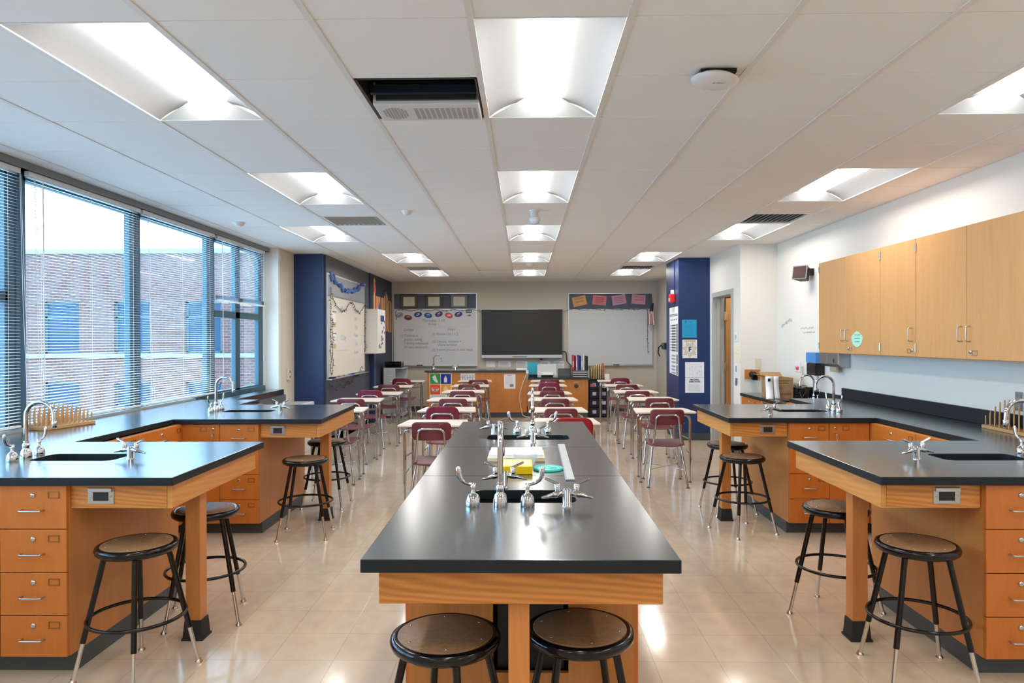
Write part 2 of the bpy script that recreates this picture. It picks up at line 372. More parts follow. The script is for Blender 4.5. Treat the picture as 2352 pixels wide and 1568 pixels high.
for j in range(-9, 21):
    y = GY0+P_*j
    for i in range(-7, 7):
        x0, x1 = max(GX0+P_*i+.014, -3.6), min(GX0+P_*(i+1)-.014, XR)
        if x1-x0 < .03 or y > YF: continue
        if (i, j-1) in lights: continue
        g.box(x0, y-.007, CZ+.004, x1, y+.007, CZ+.03)
gr = g.build('ceiling_grid', GRID, ceil)
struct(MB().box(-3.75, YB, 3.05, 4.3, YF, 3.1).build('ceiling_deck', DARK))

# light fixtures
def make_light():
    t = thing('ceiling_light', 'x', 'ceiling light')
    W2, L2 = .295, .60
    h = MB(); h.box(-W2-.008, -L2-.006, 0, -W2, L2+.006, .10); h.box(W2, -L2-.006, 0, W2+.008, L2+.006, .10); h.box(-W2, -L2-.006, 0, W2, -L2, .10); h.box(-W2, L2, 0, W2, L2+.006, .10); h.box(-W2, -L2, .10, W2, L2, .108)
    h.build('housing', WHT, t)
    n = 8
    for sgn in (-1, 1):
        prof = [(sgn*(W2-.005-(W2-.085)*(k/n)), .003+.085*math.sin(PI/2*(k/n))**.8) for k in range(n+1)]
        vs = []; fs = []
        for (x, z) in prof: vs += [(x, -L2+.002, z), (x, L2-.002, z)]
        for k in range(n): fs.append((2*k, 2*k+1, 2*k+3, 2*k+2))
        o = MB().add(vs, fs, True).build('reflector', TROF, t)
    for sgn in (-1, 1):
        e = MB(); e.add([(-W2+.01, sgn*(L2-.003), .002), (W2-.01, sgn*(L2-.003), .002), (.10, sgn*(L2-.06), .085), (-.10, sgn*(L2-.06), .085)], [(0, 1, 2, 3)]); e.build('end_plate', TROF, t)
    l = MB(); m = 10; vs = []; fs = []
    for k in range(m+1):
        a = PI*k/m; vs += [(-.088*math.cos(a), -L2+.055, .088-.048*math.sin(a)), (-.088*math.cos(a), L2-.055, .088-.048*math.sin(a))]
    for k in range(m): fs.append((2*k, 2*k+1, 2*k+3, 2*k+2))
    fs.append(tuple(range(0, 2*m+2, 2))); fs.append(tuple(range(1, 2*m+2, 2)))
    l.add(vs, fs, True); l.build('lens', LENS, t)
    return t
LP = make_light()
colname = {-4: 'left', -3: 'left', 0: 'middle', 3: 'right', 4: 'right'}
rowname = {-8: 'behind the viewpoint', -4: 'just overhead', 0: 'nearest in view', 4: 'second in view', 8: 'third in view', 12: 'fourth in view', 16: 'farthest, by the front wall'}
for k, (i, j) in enumerate(lights):
    lab = 'recessed ceiling light panel, %s column, %s' % (colname[i], rowname[j])
    loc = (GX0+P_*(i+.5), GY0+P_*(j+1), CZ)
    if k == 0: LP.location = loc; LP['label'] = lab; LP['group'] = 'recessed ceiling light panels'
    else: dup(LP, loc, 0, lab, 'recessed ceiling light panels')
def make_vent():
    t = thing('air_vent', 'x', 'air vent')
    f = MB(); a = .297
    f.box(-a, -a, 0, a, -a+.03, .03); f.box(-a, a-.03, 0, a, a, .03); f.box(-a, -a+.03, 0, -a+.03, a-.03, .03); f.box(a-.03, -a+.03, 0, a, a-.03, .03)
    f.build('vent_frame', WHT, t); MB().box(-a, -a, .05, a, a, .06).build('duct_throat', DARK, t)
    s = MB()
    for k in range(11):
        x = -.25+.05*k; s.add([(x-.016, -.267, .002), (x-.016, .267, .002), (x+.012, .267, .034), (x+.012, -.267, .034), (x-.013, -.267, .001), (x-.013, .267, .001), (x+.015, .267, .033), (x+.015, -.267, .033)],
              [(0,1,2,3),(4,5,6,7),(0,1,5,4),(2,3,7,6),(0,3,7,4),(1,2,6,5)])
    s.build('louvre', mat('louvre_grey', (.42, .47, .50), .4), t)
    return t
VP = make_vent()
vl = ['square louvred air vent in front of the third left light', 'square louvred air vent in front of the third right light', 'distant louvred air vent before the farthest left light', 'distant louvred air vent before the farthest right light']
for k, (i, j) in enumerate(vents):
    loc = (GX0+P_*(i+.5), GY0+P_*(j+.5), CZ)
    if k == 0: VP.location = loc; VP['label'] = vl[0]; VP['group'] = 'louvred ceiling air vents'
    else: dup(VP, loc, 0, vl[k], 'louvred ceiling air vents')

dup(LP, (3.45, 9.95, 2.59), R(90), 'added unseen light brightening the room behind the open door', 'recessed ceiling light panels')  # extra lamp, added out of view to lift the dark doorway
# projector recess
px0, px1, py0, py1 = GX0-P_+.02, GX0-.02, GY0+P_+.01, GY0+2*P_-.01
t = thing('ceiling_projector', 'white projector with vents sunk in a dark ceiling recess', 'projector', (px0+.3, py0+.3, CZ-.03))
w = MB(); w.box(px0, py1-.008, CZ, px1, py1, CZ+.24); w.box(px0, py0, CZ, px0+.008, py1, CZ+.24); w.box(px1-.008, py0, CZ, px1, py1, CZ+.24); w.box(px0, py0, CZ, px1, py0+.008, CZ+.24); w.box(px0, py0, CZ+.23, px1, py1, CZ+.24)
w.build('recess_box', mat('recess_black', (.012, .018, .018), .4), t)
MB().box(px0+.02, py0+.30, CZ-.02, px1-.005, py1-.02, CZ+.10).build('projector_body', mat('projector_shell', (.62, .60, .60), .45), t, bevel=.008)
w = MB()
for k in range(12): w.box(px0+.22+.028*k, py0+.36, CZ-.0215, px0+.238+.028*k, py1-.06, CZ-.02)
for k in range(8): 
    hh = .09*math.sqrt(max(0, 1-((k-3.5)/4.2)**2)); w.box(px0+.055+.016*k, py0+.44-hh, CZ-.0215, px0+.064+.016*k, py0+.44+hh, CZ-.02)
w.build('vent_slot', mat('slot_grey', (.36, .34, .34), .6), t)
MB().box(px0+.02, py0+.24, CZ+.02, px1-.02, py0+.27, CZ+.06).build('mount_rail', mat('rail_blue_black', (.01, .02, .035), .3), t)
s = MB().box(px0+.05, py1-.012, CZ+.03, px0+.26, py1-.009, CZ+.07).build('warning_label', mat('warning_yellow', (.75, .42, .01), .5), t)
MB().box(px0+.04, py0+.278, CZ+.035, px0+.26, py0+.281, CZ+.075).build('caution_strip', MATS['warning_yellow'], t)
MB().box(px0+.04, py0+.281, CZ+.0, px1-.02, py0+.30, CZ+.09).build('back_rail', MATS['recess_black'], t)
text('! DO NOT DRILL IN THIS AREA !', .017, INK, t, TF(px0+.15, py0+.2775, CZ+.055), 'warning_text', w=.19)
MB().box(GX0-P_+.01, GY0+16*P_+.01, CZ+.01, GX0-.01, GY0+16*P_+.13, CZ+.02)
t = tag(recenter(MB().box(GX0-P_+.02, GY0+16*P_+.015, CZ+.02, GX0-.02, GY0+16*P_+.14, CZ+.07).build('screen_housing', mat('slot_black', (.01, .014, .018), .5))), 'black roll-up screen slot in the ceiling before the front wall', 'projection screen')

# access point, detectors, sprinklers
t = thing('wireless_access_point', 'white rounded wireless access point on a black ceiling bracket', 'access point', (.88, 3.27, CZ))
MB().box(.80, 3.20, CZ-.02, .96, 3.34, CZ-.004).build('bracket', BLK, t)
w = MB(M=Matrix.Translation((.88, 3.27, CZ-.035)) @ Matrix.Rotation(R(6), 4, 'Y')); w.lathe([(.02, -.016), (.085, -.014), (.105, -.004), (.108, .004), (.09, .016), (.02, .016)], n=4*7)
w.build('shell', mat('device_white', (.74, .70, .66), .35), t)
text('EnGenius', .02, GREY, t, Matrix.Translation((.90, 3.245, CZ-.054)) @ Matrix.Rotation(PI, 4, 'X') @ Matrix.Rotation(0, 4, 'Z'), 'logo')
for (x, y, lab, k) in ((-2.964, 7.296, 'white dome smoke detector on the ceiling near the windows', 1), (-1.11, 6.69, 'small flush detector on the ceiling left of the middle lights', .8), (.095, 11.45, 'white disc detector between the two farthest middle lights', 1.1)):
    t = thing('smoke_detector', lab, 'smoke detector', (x, y, CZ), 'ceiling detectors')
    MB().lathe([(.062*k, 0), (.062*k, -.012), (.02, -.012)], (x, y, CZ)).build('base', WHT, t); MB().lathe([(.052*k, -.012), (.048*k, -.03), (.02*k, -.042), (.004, -.042)], (x, y, CZ)).build('cover', mat('device_white', (.74, .70, .66), .35), t)
t = thing('ceiling_camera', 'white can-shaped device hanging between second and third middle lights', 'ceiling device', (.1, 6.7, CZ))
MB().lathe([(.05, 0), (.05, -.012), (.036, -.014), (.036, -.075), (.02, -.075)], (.1, 6.7, CZ)).build('stem', WHT, t); MB().lathe([(.05, -.07), (.055, -.09), (.045, -.12), (.01, -.135)], (.1, 6.7, CZ)).build('dome', mat('dome_grey', (.52, .56, .6), .2), t)

# ------------------------------------------------------------------ windows + blinds
wins = [(.35, 1.70, .55), (1.82, 3.20, .5), (3.32, 4.69, .5), (4.84, 6.19, None), (6.31, 7.70, None), (7.84, 9.20, 8.50)]
ZB, ZT = .90, 2.70
for n, (a, b, mul) in enumerate(wins):
    f = MB(); X0, X1 = -3.525, -3.47; q = .07 if n else .07
    f.box(X0, a-.07, ZB-.05, X1, a+.025, ZT); f.box(X0, b-.025, ZB-.05, X1, b+(.13 if n == 5 else .065), ZT)
    f.box(X0, a, ZB-.05, X1, b, ZB+.05); f.box(X0, a, ZT-.06, X1, b, ZT)
    if n not in (3, 4): f.box(X0, a, 1.79, X1, b, 1.87)
    if n == 5: f.box(X0, 8.44, ZB, X1, 8.57, ZT)
    o = struct(f.build('window_%d' % (n+1), FRM, bevel=.004, seg=1))
    MB().box(-3.505, a, ZB, -3.50, b, ZT).build('window_pane', GLASS, o)
struct(MB().box(-3.47, .3, .862, -3.40, 7.25, .93).build('trim_4', mat('sill_grey', (.34, .36, .36), .5)))
struct(MB().box(-3.47, 7.25, .876, -3.44, 9.33, .93).build('trim_7', FRM))
struct(MB().box(-3.50, .3, 2.70, -3.385, 9.35, 2.749).build('trim_5', mat('header_grey', (.20, .22, .23), .5)))
struct(MB().box(-3.70, YB, 2.7, -3.62, 9.35, 2.75).build('trim_6', FRM))
def blind(y0, y1, zb, label, tilt=7):
    t = thing('window_blind', label, 'window blind', (-3.425, (y0+y1)/2, zb), 'metal blinds along the window wall')
    MB().box(-3.447, y0, 2.665, -3.413, y1, 2.70).build('head_rail', SLAT, t)
    s = MB(); w_ = .0125; full = int((2.66-.95)/.0215); n = int((2.66-zb)/.0215) if zb > 1.2 else full; a = R(tilt)
    def strip(z, a):
        dx, dz = w_*math.cos(a), w_*math.sin(a); c = .0014
        s.add([(-3.43-dx, y0, z+dz), (-3.43-dx, y1, z+dz), (-3.43, y1, z+c), (-3.43, y0, z+c), (-3.43+dx, y1, z-dz), (-3.43+dx, y0, z-dz)], [(0,1,2,3), (3,2,4,5)], True)
    for k in range(n): strip(2.655-.0215*k, a)
    zl = 2.655-.0215*n
    if zb > 1.2:
        for k in range(22): strip(zl-.002*k, 0)
        zl -= .05
    s.build('slats', SLAT, t, fix=False)
    MB().box(-3.442, y0, zl-.015, -3.418, y1, zl).build('bottom_rail', SLAT, t)
    for yy in (y0+.12, (y0+y1)/2, y1-.12):
        MB().box(-3.4155, yy-.0008, zl, -3.414, yy+.0008, 2.67).build('ladder_cord', PAPER, t)
    return t
blind(1.82, 3.20, .93, 'lowered metal blind on the window just outside the frame'); blind(.35, 1.72, .93, 'lowered metal blind on the window behind the viewpoint')
b1 = blind(3.36, 4.74, .93, 'lowered metal blind, nearest the viewpoint, cut by the left edge'); b2 = blind(4.82, 6.24, .93, 'lowered metal blind behind the wooden peg rack'); b3 = blind(6.28, 7.75, .93, 'lowered metal blind between the wide window and the raised one'); b4 = blind(7.82, 9.26, 2.02, 'half-raised metal blind on the farthest window')
for tt, yy, zz in ((b2, 4.95, 1.15), (b4, 7.93, 1.05)):
    MB().tube([(-3.405, yy, 2.66), (-3.40, yy, zz)], .0045, 6).build('tilt_wand', PAPER, tt)
for tt, yy in ((b1, 4.72), (b2, 4.86), (b3, 6.34)):
    w = MB(); w.tube([(-3.405, yy, 2.66), (-3.402, yy+.02, 1.8), (-3.40, yy+.06, 1.0)], .0018, 5); w.tube([(-3.405, yy+.01, 2.66), (-3.402, yy+.04, 1.8), (-3.40, yy+.10, .98)], .0018, 5); w.build('pull_cord', PAPER, tt)

# outside: brick school wing
ob = thing('brick_building', 'red brick school wing with rows of windows seen through the blinds', 'building', (-14, 22, -3.6))
def wing(x0, x1, Y, ztop, holes, name):
    # wall with window openings made from cells
    xs = sorted({x0, x1} | {h[0] for h in holes} | {h[1] for h in holes}); zs = sorted({-3.6, ztop} | {h[2] for h in holes} | {h[3] for h in holes}); w = MB()
    for i in range(len(xs)-1):
        for j in range(len(zs)-1):
            cx, cz = (xs[i]+xs[i+1])/2, (zs[j]+zs[j+1])/2
            if any(h[0] < cx < h[1] and h[2] < cz < h[3] for h in holes): continue
            w.box(xs[i], Y, zs[j], xs[i+1], Y+.3, zs[j+1])
    w.build(name, BRICK, ob)
hs = []
for k in range(-5, 5):
    x = -15.15+k*2.25
    hs += [(x, x+1.15, 1.12, 2.75), (x, x+1.15, -1.9, .22)]
wing(-30, -3.0, 22, 4.25, hs, 'facade')
MB().box(-30, 21.9, 4.25, -2.9, 22.5, 4.40).build('coping', mat('stone', (.2, .195, .19), .7), ob)
MB().box(-30, 21.93, .98, -3.0, 22, 1.12).build('stone_band', MATS['stone'], ob); MB().box(-30, 21.93, -2.04, -3.0, 22, -1.9).build('stone_band', MATS['stone'], ob)
for h in hs:
    f = MB(); f.box(h[0], 22.1, h[2], h[0]+.07, 22.18, h[3]); f.box(h[1]-.07, 22.1, h[2], h[1], 22.18, h[3]); f.box(h[0], 22.1, h[2], h[1], 22.18, h[2]+.07); f.box(h[0], 22.1, h[3]-.07, h[1], 22.18, h[3]); f.box(h[0], 22.1, (h[2]+h[3])/2+.3, h[1], 22.18, (h[2]+h[3])/2+.36)
    w_ = f.build('window', FRM, ob); MB().box(h[0]+.07, 22.14, h[2]+.07, h[1]-.07, 22.15, h[3]-.07).build('pane', mat('dark_glass', (.02, .045, .08), .25, spec=.2), w_)
struct(MB().box(-60, -30, -3.9, -3.8, 60, -3.6).build('ground_outside', mat('paving', (.72, .72, .70), .9)))

# ------------------------------------------------------------------ cabinets
def pull(mb, cx, cz, L=.1, vertical=False, y=0):
    if vertical: p = [(cx, y, cz-L/2), (cx, y-.032, cz-L/2), (cx, y-.032, cz+L/2), (cx, y, cz+L/2)]
    else: p = [(cx-L/2, y, cz), (cx-L/2, y-.03, cz), (cx+L/2, y-.03, cz), (cx+L/2, y, cz)]
    mb.tube(fillet(p, .012, 4), .0045, 8)
def lock(mb, cx, cz, y=0): mb.lathe([(.0125, 0), (.0125, -.004), (.009, -.008), (.003, -.008)], (cx, y, cz), 12, 'Y')
def holder(mb, cx, cz, y=0):
    for a in ((-.026, -.016, -.022, .016), (.022, -.016, .026, .016), (-.022, -.016, .022, -.012), (-.022, .012, .022, .016)): mb.box(cx+a[0], y-.003, cz+a[1], cx+a[2], y, cz+a[3])
def front(parent, M, x0, x1, z0, z1, kind, m, name, side='r', lockp=None):
    # a drawer or door front with its hardware, local frame: x right, -y outward
    d = MB(M).box(x0+.002, -.019, z0+.002, x1-.002, 0, z1-.002).build(name, m, parent, bevel=.0015, seg=1)
    cx = (x0+x1)/2; h = MB(M); y = -.019
    if kind == 'drawer': pull(h, cx, z0+(z1-z0)*.44, .1, False, y); h.build('handle', STL, d); h = MB(M); lock(h, cx, z1-.045, y); h.build('lock', CHR, d); h = MB(M); holder(h, x1-.06, z1-.043, y); h.build('label_holder', mat('bronze', (.30, .16, .05), .4, .7), d)
    if kind == 'door':
        hx = x1-.045 if side == 'r' else x0+.045
        pull(h, hx, z1-.13, .1, True, y); h.build('handle', STL, d); h = MB(M); lock(h, hx, z1-.04, y); h.build('lock', CHR, d)
        h = MB(M); holder(h, hx-.08 if side == 'r' else hx+.08, z1-.043, y); h.build('label_holder', mat('bronze', (.3, .16, .05), .4, .7), d)
    if kind == 'updoor':
        hx = x1-.045 if side == 'r' else x0+.045; ox = x0+.004 if side == 'r' else x1-.004
        pull(h, hx, z0+.17, .1, True, y); h.build('handle', STL, d)
        if lockp: h = MB(M); lock(h, hx, z0+.05, y); h.build('lock', CHR, d); h = MB(M); holder(h, hx+(-.045 if side == 'r' else .045), z0+.045, y); h.build('label_holder', STL, d)
        for zz in (z0+.07, z1-.07):
            h = MB(M); h.tube([(ox, y-.004, zz-.032), (ox, y-.004, zz+.032)], .006, 8); h.build('hinge', STL, d)
    return d
def base_cab(label, M, w_, dep, ztop, fronts, fm=WD, toe=.09, body=WP, toe_in=.05, hl=None, hr=None):
    loc = M @ Vector((w_/2, dep/2, 0)); t = thing('base_cabinet', label, 'base cabinet', loc)
    hl = hl or ztop; hr = hr or ztop; w = MB(M); w.box(0, 0, toe, w_, .018, ztop); w.box(0, dep-.018, toe, w_, dep, ztop); w.box(0, .018, toe+.018, .018, dep-.018, hl); w.box(w_-.018, .018, toe+.018, w_, dep-.018, hr); w.box(0, .018, toe, w_, dep-.018, toe+.018)
    w.build('body', body, t)
    MB(M).box(0, toe_in, 0, w_, dep-.02, toe).build('toe_kick', COVE, t)
    for f in fronts: front(t, M, *f)
    return t
ZS = [.09, .28, .476, .673, .872]
def stack4(x0, x1): return [(x0, x1, ZS[k], ZS[k+1], 'drawer', WD, 'drawer') for k in (3, 2, 1, 0)]
def tall(x0, x1, side): return [(x0, x1, .09, .872, 'door', WD, 'door', side)]
ZC = .874
def peninsula(s, ya, yb, who):
    # s=-1 left, +1 right; near face at ya
    d = yb-ya
    sd = 'left' if s < 0 else 'right'
    if s < 0:
        base_cab('oak four-drawer cabinet in the %s peninsula, near end' % who, TR(-2.39, ya, 0), .31, d, ZC, stack4(0, .31), hl=.75)
        base_cab('oak door cabinet beside the drawer stack in the %s peninsula' % who, TR(-2.70, ya, 0), .31, d, ZC, tall(0, .31, 'r'), hl=.75, hr=.75)
        base_cab('oak corner cabinet behind the %s peninsula, against the window wall' % who, TR(-3.43, ya, 0), .73, d, ZC, [])
    else:
        base_cab('oak four-drawer cabinet in the %s peninsula, near end' % who, TR(2.06, ya, 0), .31, d, ZC, stack4(0, .31), hr=.75)
        base_cab('oak door cabinet beside the drawer stack in the %s peninsula' % who, TR(2.37, ya, 0), .31, d, ZC, tall(0, .31, 'l'), hl=.75, hr=.75)
        base_cab('oak corner cabinet behind the %s peninsula, against the right wall' % who, TR(2.68, ya, 0), .58, d, ZC, [])
    # support frame of the overhang
    xi, xo = s*2.055 if s > 0 else -2.078, s*1.635
    ym = (ya+yb)/2-.085
    t = thing('table_support_frame', 'oak apron and post holding up the %s peninsula overhang' % who, 'table frame', (s*1.66, ym, 0))
    MB().box(xi, ya+.01, .762, xo+s*.0005, ya+.035, ZC).build('apron', WAX, t, bevel=.0015, seg=1)
    MB().box(xi, yb-.035, .762, xo+s*.0005, yb-.01, ZC).build('apron', WAX, t, bevel=.0015, seg=1)
    MB().box(xo-s*.0005, ya+.01, .762, xo-s*.0255, yb-.01, ZC).build('apron', WAY, t, bevel=.0015, seg=1)
    px = s*1.695
    MB().box(px-.038, ym-.038, .02, px+.038, ym+.038, .873).build('post', WAY if False else WV, t, bevel=.002)
    b = MB(); b.prism([(px-.055, ym-.055), (px+.055, ym-.055), (px+.055, ym+.055), (px-.055, ym+.055)], .012, 0)
    b.add([(px-.05, ym-.05, .012), (px+.05, ym-.05, .012), (px+.05, ym+.05, .012), (px-.05, ym+.05, .012), (px-.043, ym-.043, .10), (px+.043, ym-.043, .10), (px+.043, ym+.043, .10), (px-.043, ym+.043, .10)],
          [(0,1,5,4),(1,2,6,5),(2,3,7,6),(3,0,4,7),(4,5,6,7)]); b.build('post_boot', RUB, t, bevel=.002)
    ox = -1.939 if s < 0 else 1.903; y0 = ya+.01
    pl = MB().box(ox-.060, y0-.004, .782, ox+.060, y0, .856).build('outlet_plate', STL, t, bevel=.001, seg=1)
    MB().box(ox-.034, y0-.007, .797, ox+.034, y0-.004, .838).build('socket', RUB, pl); MB().box(ox-.055, y0-.016, .838, ox+.055, y0-.004, .856).build('flap', STL, pl, bevel=.002)
    w = MB()
    for q in (-.047, .047): w.lathe([(.004, 0), (.004, -.002), (.001, -.003)], (ox+q, y0-.004, .817), 8, 'Y')
    w.build('screw', CHR, pl)
YL1, YL1b, YL2, YL2b = 3.14, 4.255, 5.46, 6.70
YR1, YR1b, YR2, YR2b = 3.16, 4.28, 5.50, 6.67
peninsula(-1, YL1+.05, YL1b-.05, 'near left'); peninsula(-1, YL2+.05, YL2b-.05, 'far left')
peninsula(1, YR1+.05, YR1b-.05, 'near right'); peninsula(1, YR2+.05, YR2b-.05, 'far right')
# bench cabinets between the peninsulas
def benchcab(s, y0, y1, label, hh=ZC, fr=2):
    w_ = y1-y0; M = TR(-2.70, y0, 0, R(90)) if s < 0 else TR(2.70, y1, 0, R(-90)); dep = .73 if s < 0 else .56
    fronts = [] if not fr else ([(0, w_/2, hh-.155, hh, 'drawer', WD, 'drawer'), (w_/2, w_, hh-.155, hh, 'drawer', WD, 'drawer'), (0, w_/2, .09, hh-.155, 'door', WD, 'door', 'r'), (w_/2, w_, .09, hh-.155, 'door', WD, 'door', 'l')])
    return base_cab(label, M, w_, dep, hh, fronts)
benchcab(-1, YL1b-.03, YL2+.03, 'oak bench cabinet between the two left peninsulas, below the windows')
benchcab(1, YR1b-.03, YR2+.03, 'oak bench cabinet between the two right peninsulas')
benchcab(-1, YL2b-.04, 7.22, 'oak bench cabinet past the far left peninsula'); benchcab(1, YR2b-.04, 7.28, 'oak bench cabinet past the far right peninsula')
M = TR(2.83, 9.19, 0, R(-90))
base_cab('low oak sink cabinet under the far right corner counter', M, 1.89, .44, .79, [(0, .6, .64, .79, 'drawer', WD, 'drawer'), (.6, 1.2, .64, .79, 'drawer', WD, 'drawer'), (0, .6, .09, .64, 'door', WD, 'door', 'r'), (.6, 1.2, .09, .64, 'door', WD, 'door', 'l'), (1.2, 1.89, .09, .79, 'door', WD, 'door', 'r')])

# worktops
ZT0, ZT1 = .876, .914
t = thing('worktop', 'black E-shaped worktop along the windows with two peninsulas', 'worktop', (-3.2, 5, ZT0))
outer = [(-1.58, YL1), (-1.58, YL1b), (-2.74, YL1b), (-2.74, YL2), (-1.58, YL2), (-1.61, YL2b), (-2.74, YL2b), (-2.74, 7.26), (-3.445, 7.26), (-3.445, YL1)]
slab('slab', outer, [rrect(-2.56, 3.58, -2.12, 3.80, .05), rrect(-2.60, 6.00, -2.18, 6.20, .05)], ZT0, ZT1, TOP, t, .003)
t = thing('worktop', 'black E-shaped worktop along the right wall with two peninsulas', 'worktop', (3.0, 5, ZT0))
outer = [(1.58, YR1), (3.276, YR1), (3.276, 7.30), (2.72, 7.30), (2.72, YR2b), (1.58, YR2b), (1.58, YR2), (2.72, YR2), (2.72, YR1b), (1.58, YR1b)]
slab('slab', outer, [rrect(2.13, 3.59, 2.56, 3.80, .05), rrect(2.14, 5.96, 2.56, 6.16, .05)], ZT0, ZT1, TOP, t, .003)
MB().box(3.25, YR1, ZT1+.001, 3.277, 7.30, 1.02).build('backsplash', SATIN, t, bevel=.003)
t = thing('worktop', 'low black counter in the far right corner beside the return wall', 'worktop', (3.0, 8.2, .792))
slab('slab', [(2.79, 7.31), (3.276, 7.31), (3.276, 9.195), (2.79, 9.195)], [rrect(2.88, 7.62, 3.16, 8.02, .05)], .792, .83, TOP, t, .003)
MB().box(3.25, 7.31, .831, 3.277, 9.195, .94).build('backsplash', SATIN, t, bevel=.003)
SINKM = mat('sink_black', (.008, .009, .011), .35)
def sink(x0, y0, x1, y1, zt, lab):
    w = MB(); d = .10; t_ = .008; o = .006; ztt = zt-.039
    x0 -= o; y0 -= o; x1 += o; y1 += o
    w.box(x0-t_, y0-t_, ztt-d, x0, y1+t_, ztt); w.box(x1, y0-t_, ztt-d, x1+t_, y1+t_, ztt); w.box(x0, y0-t_, ztt-d, x1, y0, ztt); w.box(x0, y1, ztt-d, x1, y1+t_, ztt); w.box(x0, y0, ztt-d-t_, x1, y1, ztt-d)
    tt = thing('lab_sink', lab, 'sink', ((x0+x1)/2, (y0+y1)/2, ztt-d)); w.build('basin', SINKM, tt)
    MB().lathe([(.03, 0), (.03, .004), (.01, .004)], ((x0+x1)/2, (y0+y1)/2, ztt-d)).build('drain', STL, tt)
sink(-2.56, 3.58, -2.12, 3.80, .914, 'black sink in the near left peninsula top'); sink(-2.60, 6.0, -2.18, 6.20, .914, 'black sink in the far left peninsula top')
sink(2.13, 3.59, 2.56, 3.80, .914, 'black sink in the near right peninsula top'); sink(2.14, 5.96, 2.56, 6.16, .914, 'black sink in the far right peninsula top')
sink(2.88, 7.62, 3.16, 8.02, .83, 'black sink in the low far right counter')

# centre table
CX = -.013
t = thing('worktop', 'long black worktop of the centre island table', 'worktop', (CX, 3.6, ZT0))
s1 = rrect(CX-.19, 2.66, CX+.21, 2.885, .05); s2 = rrect(CX-.22, 4.33, CX+.29, 4.55, .05)
yy = [1.97, 3.187, 4.04, 5.28]
for k in range(3):
    a, b = yy[k]+(.0008 if k else 0), yy[k+1]-(.0008 if k < 2 else 0)
    slab('slab', [(CX-.449, a), (CX+.449, a), (CX+.449, b), (CX-.449, b)], [s1] if k == 0 else ([s2] if k == 2 else []), ZT0, ZT1, TOP, t, .0025)
sink(CX-.19, 2.66, CX+.21, 2.885, .914, 'black sink at the near end of the centre table'); sink(CX-.22, 4.33, CX+.29, 4.55, .914, 'black sink at the far end of the centre table')
t = thing('table_support_frame', 'oak apron and front post under the near end of the centre table', 'table frame', (CX, 2.2, 0))
MB().box(CX-.409, 2.03, .768, CX+.409, 2.055, ZC).build('apron', WAX, t, bevel=.0015, seg=1)
for s in (-1, 1): MB().box(CX+s*.409, 2.055, .768, CX+s*.384, 2.47, ZC).build('apron', WAY, t, bevel=.0015, seg=1)
MB().box(CX-.036, 2.06, .0, CX+.026, 2.125, .873).build('post', WV, t, bevel=.002)
t = thing('base_cabinet', 'oak island cabinet with an open cubby under the centre table', 'base cabinet', (CX, 3.7, 0))
w = MB(); x0, x1, y0, y1 = CX-.395, CX+.395, 2.475, 4.80
w.box(x0, y0, .09, CX-.10, y0+.02, ZC); w.box(CX+.165, y0, .09, x1, y0+.02, ZC); w.box(CX-.10, y0, .09, CX+.165, y0+.02, .36); w.box(x0, y0+.02, .09, x0+.02, y1, ZC); w.box(x1-.02, y0+.02, .09, x1, y1, ZC); w.box(x0+.02, y1-.02, .09, x1-.02, y1, ZC); w.box(x0+.02, y0+.02, .09, x1-.02, y1-.02, .11)
w.build('body', WV, t); MB().box(x0+.01, y0+.02, 0, x1-.01, y1-.02, .09).build('toe_kick', COVE, t)
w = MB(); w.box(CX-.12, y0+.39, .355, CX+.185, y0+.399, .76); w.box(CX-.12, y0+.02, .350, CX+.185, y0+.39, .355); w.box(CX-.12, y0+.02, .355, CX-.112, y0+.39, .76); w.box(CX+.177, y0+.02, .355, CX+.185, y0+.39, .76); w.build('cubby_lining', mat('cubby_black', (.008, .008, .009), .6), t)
for s in (-1, 1):
    for k in range(5):
        a = y0+.03+k*.455; dd = MB().box(CX+s*.396, a, .10, CX+s*.413, a+.45, .868).build('door', WD, t, bevel=.001, seg=1)
        yc = a+.40 if k % 2 else a+.05
        h = MB(); h.tube(fillet([(CX+s*.413, yc, .66), (CX+s*.445, yc, .66), (CX+s*.445, yc, .77), (CX+s*.413, yc, .77)], .012, 4), .0045, 8); h.build('handle', STL, dd)
tag(recenter(MB().box(CX-.08, 2.52, .701, CX+.07, 2.75, .755).build('storage_tray', mat('tray_yellow', (.65, .42, .02), .5), bevel=.004)), 'yellow tray in the dark cubby under the centre table', 'tray')
tag(recenter(MB().box(CX-.09, 2.51, .3555, CX+.155, 2.80, .700).build('storage_bin', mat('bin_black', (.01, .011, .012), .4), bevel=.006)), 'black storage bin under the yellow tray in the centre table cubby', 'bin')

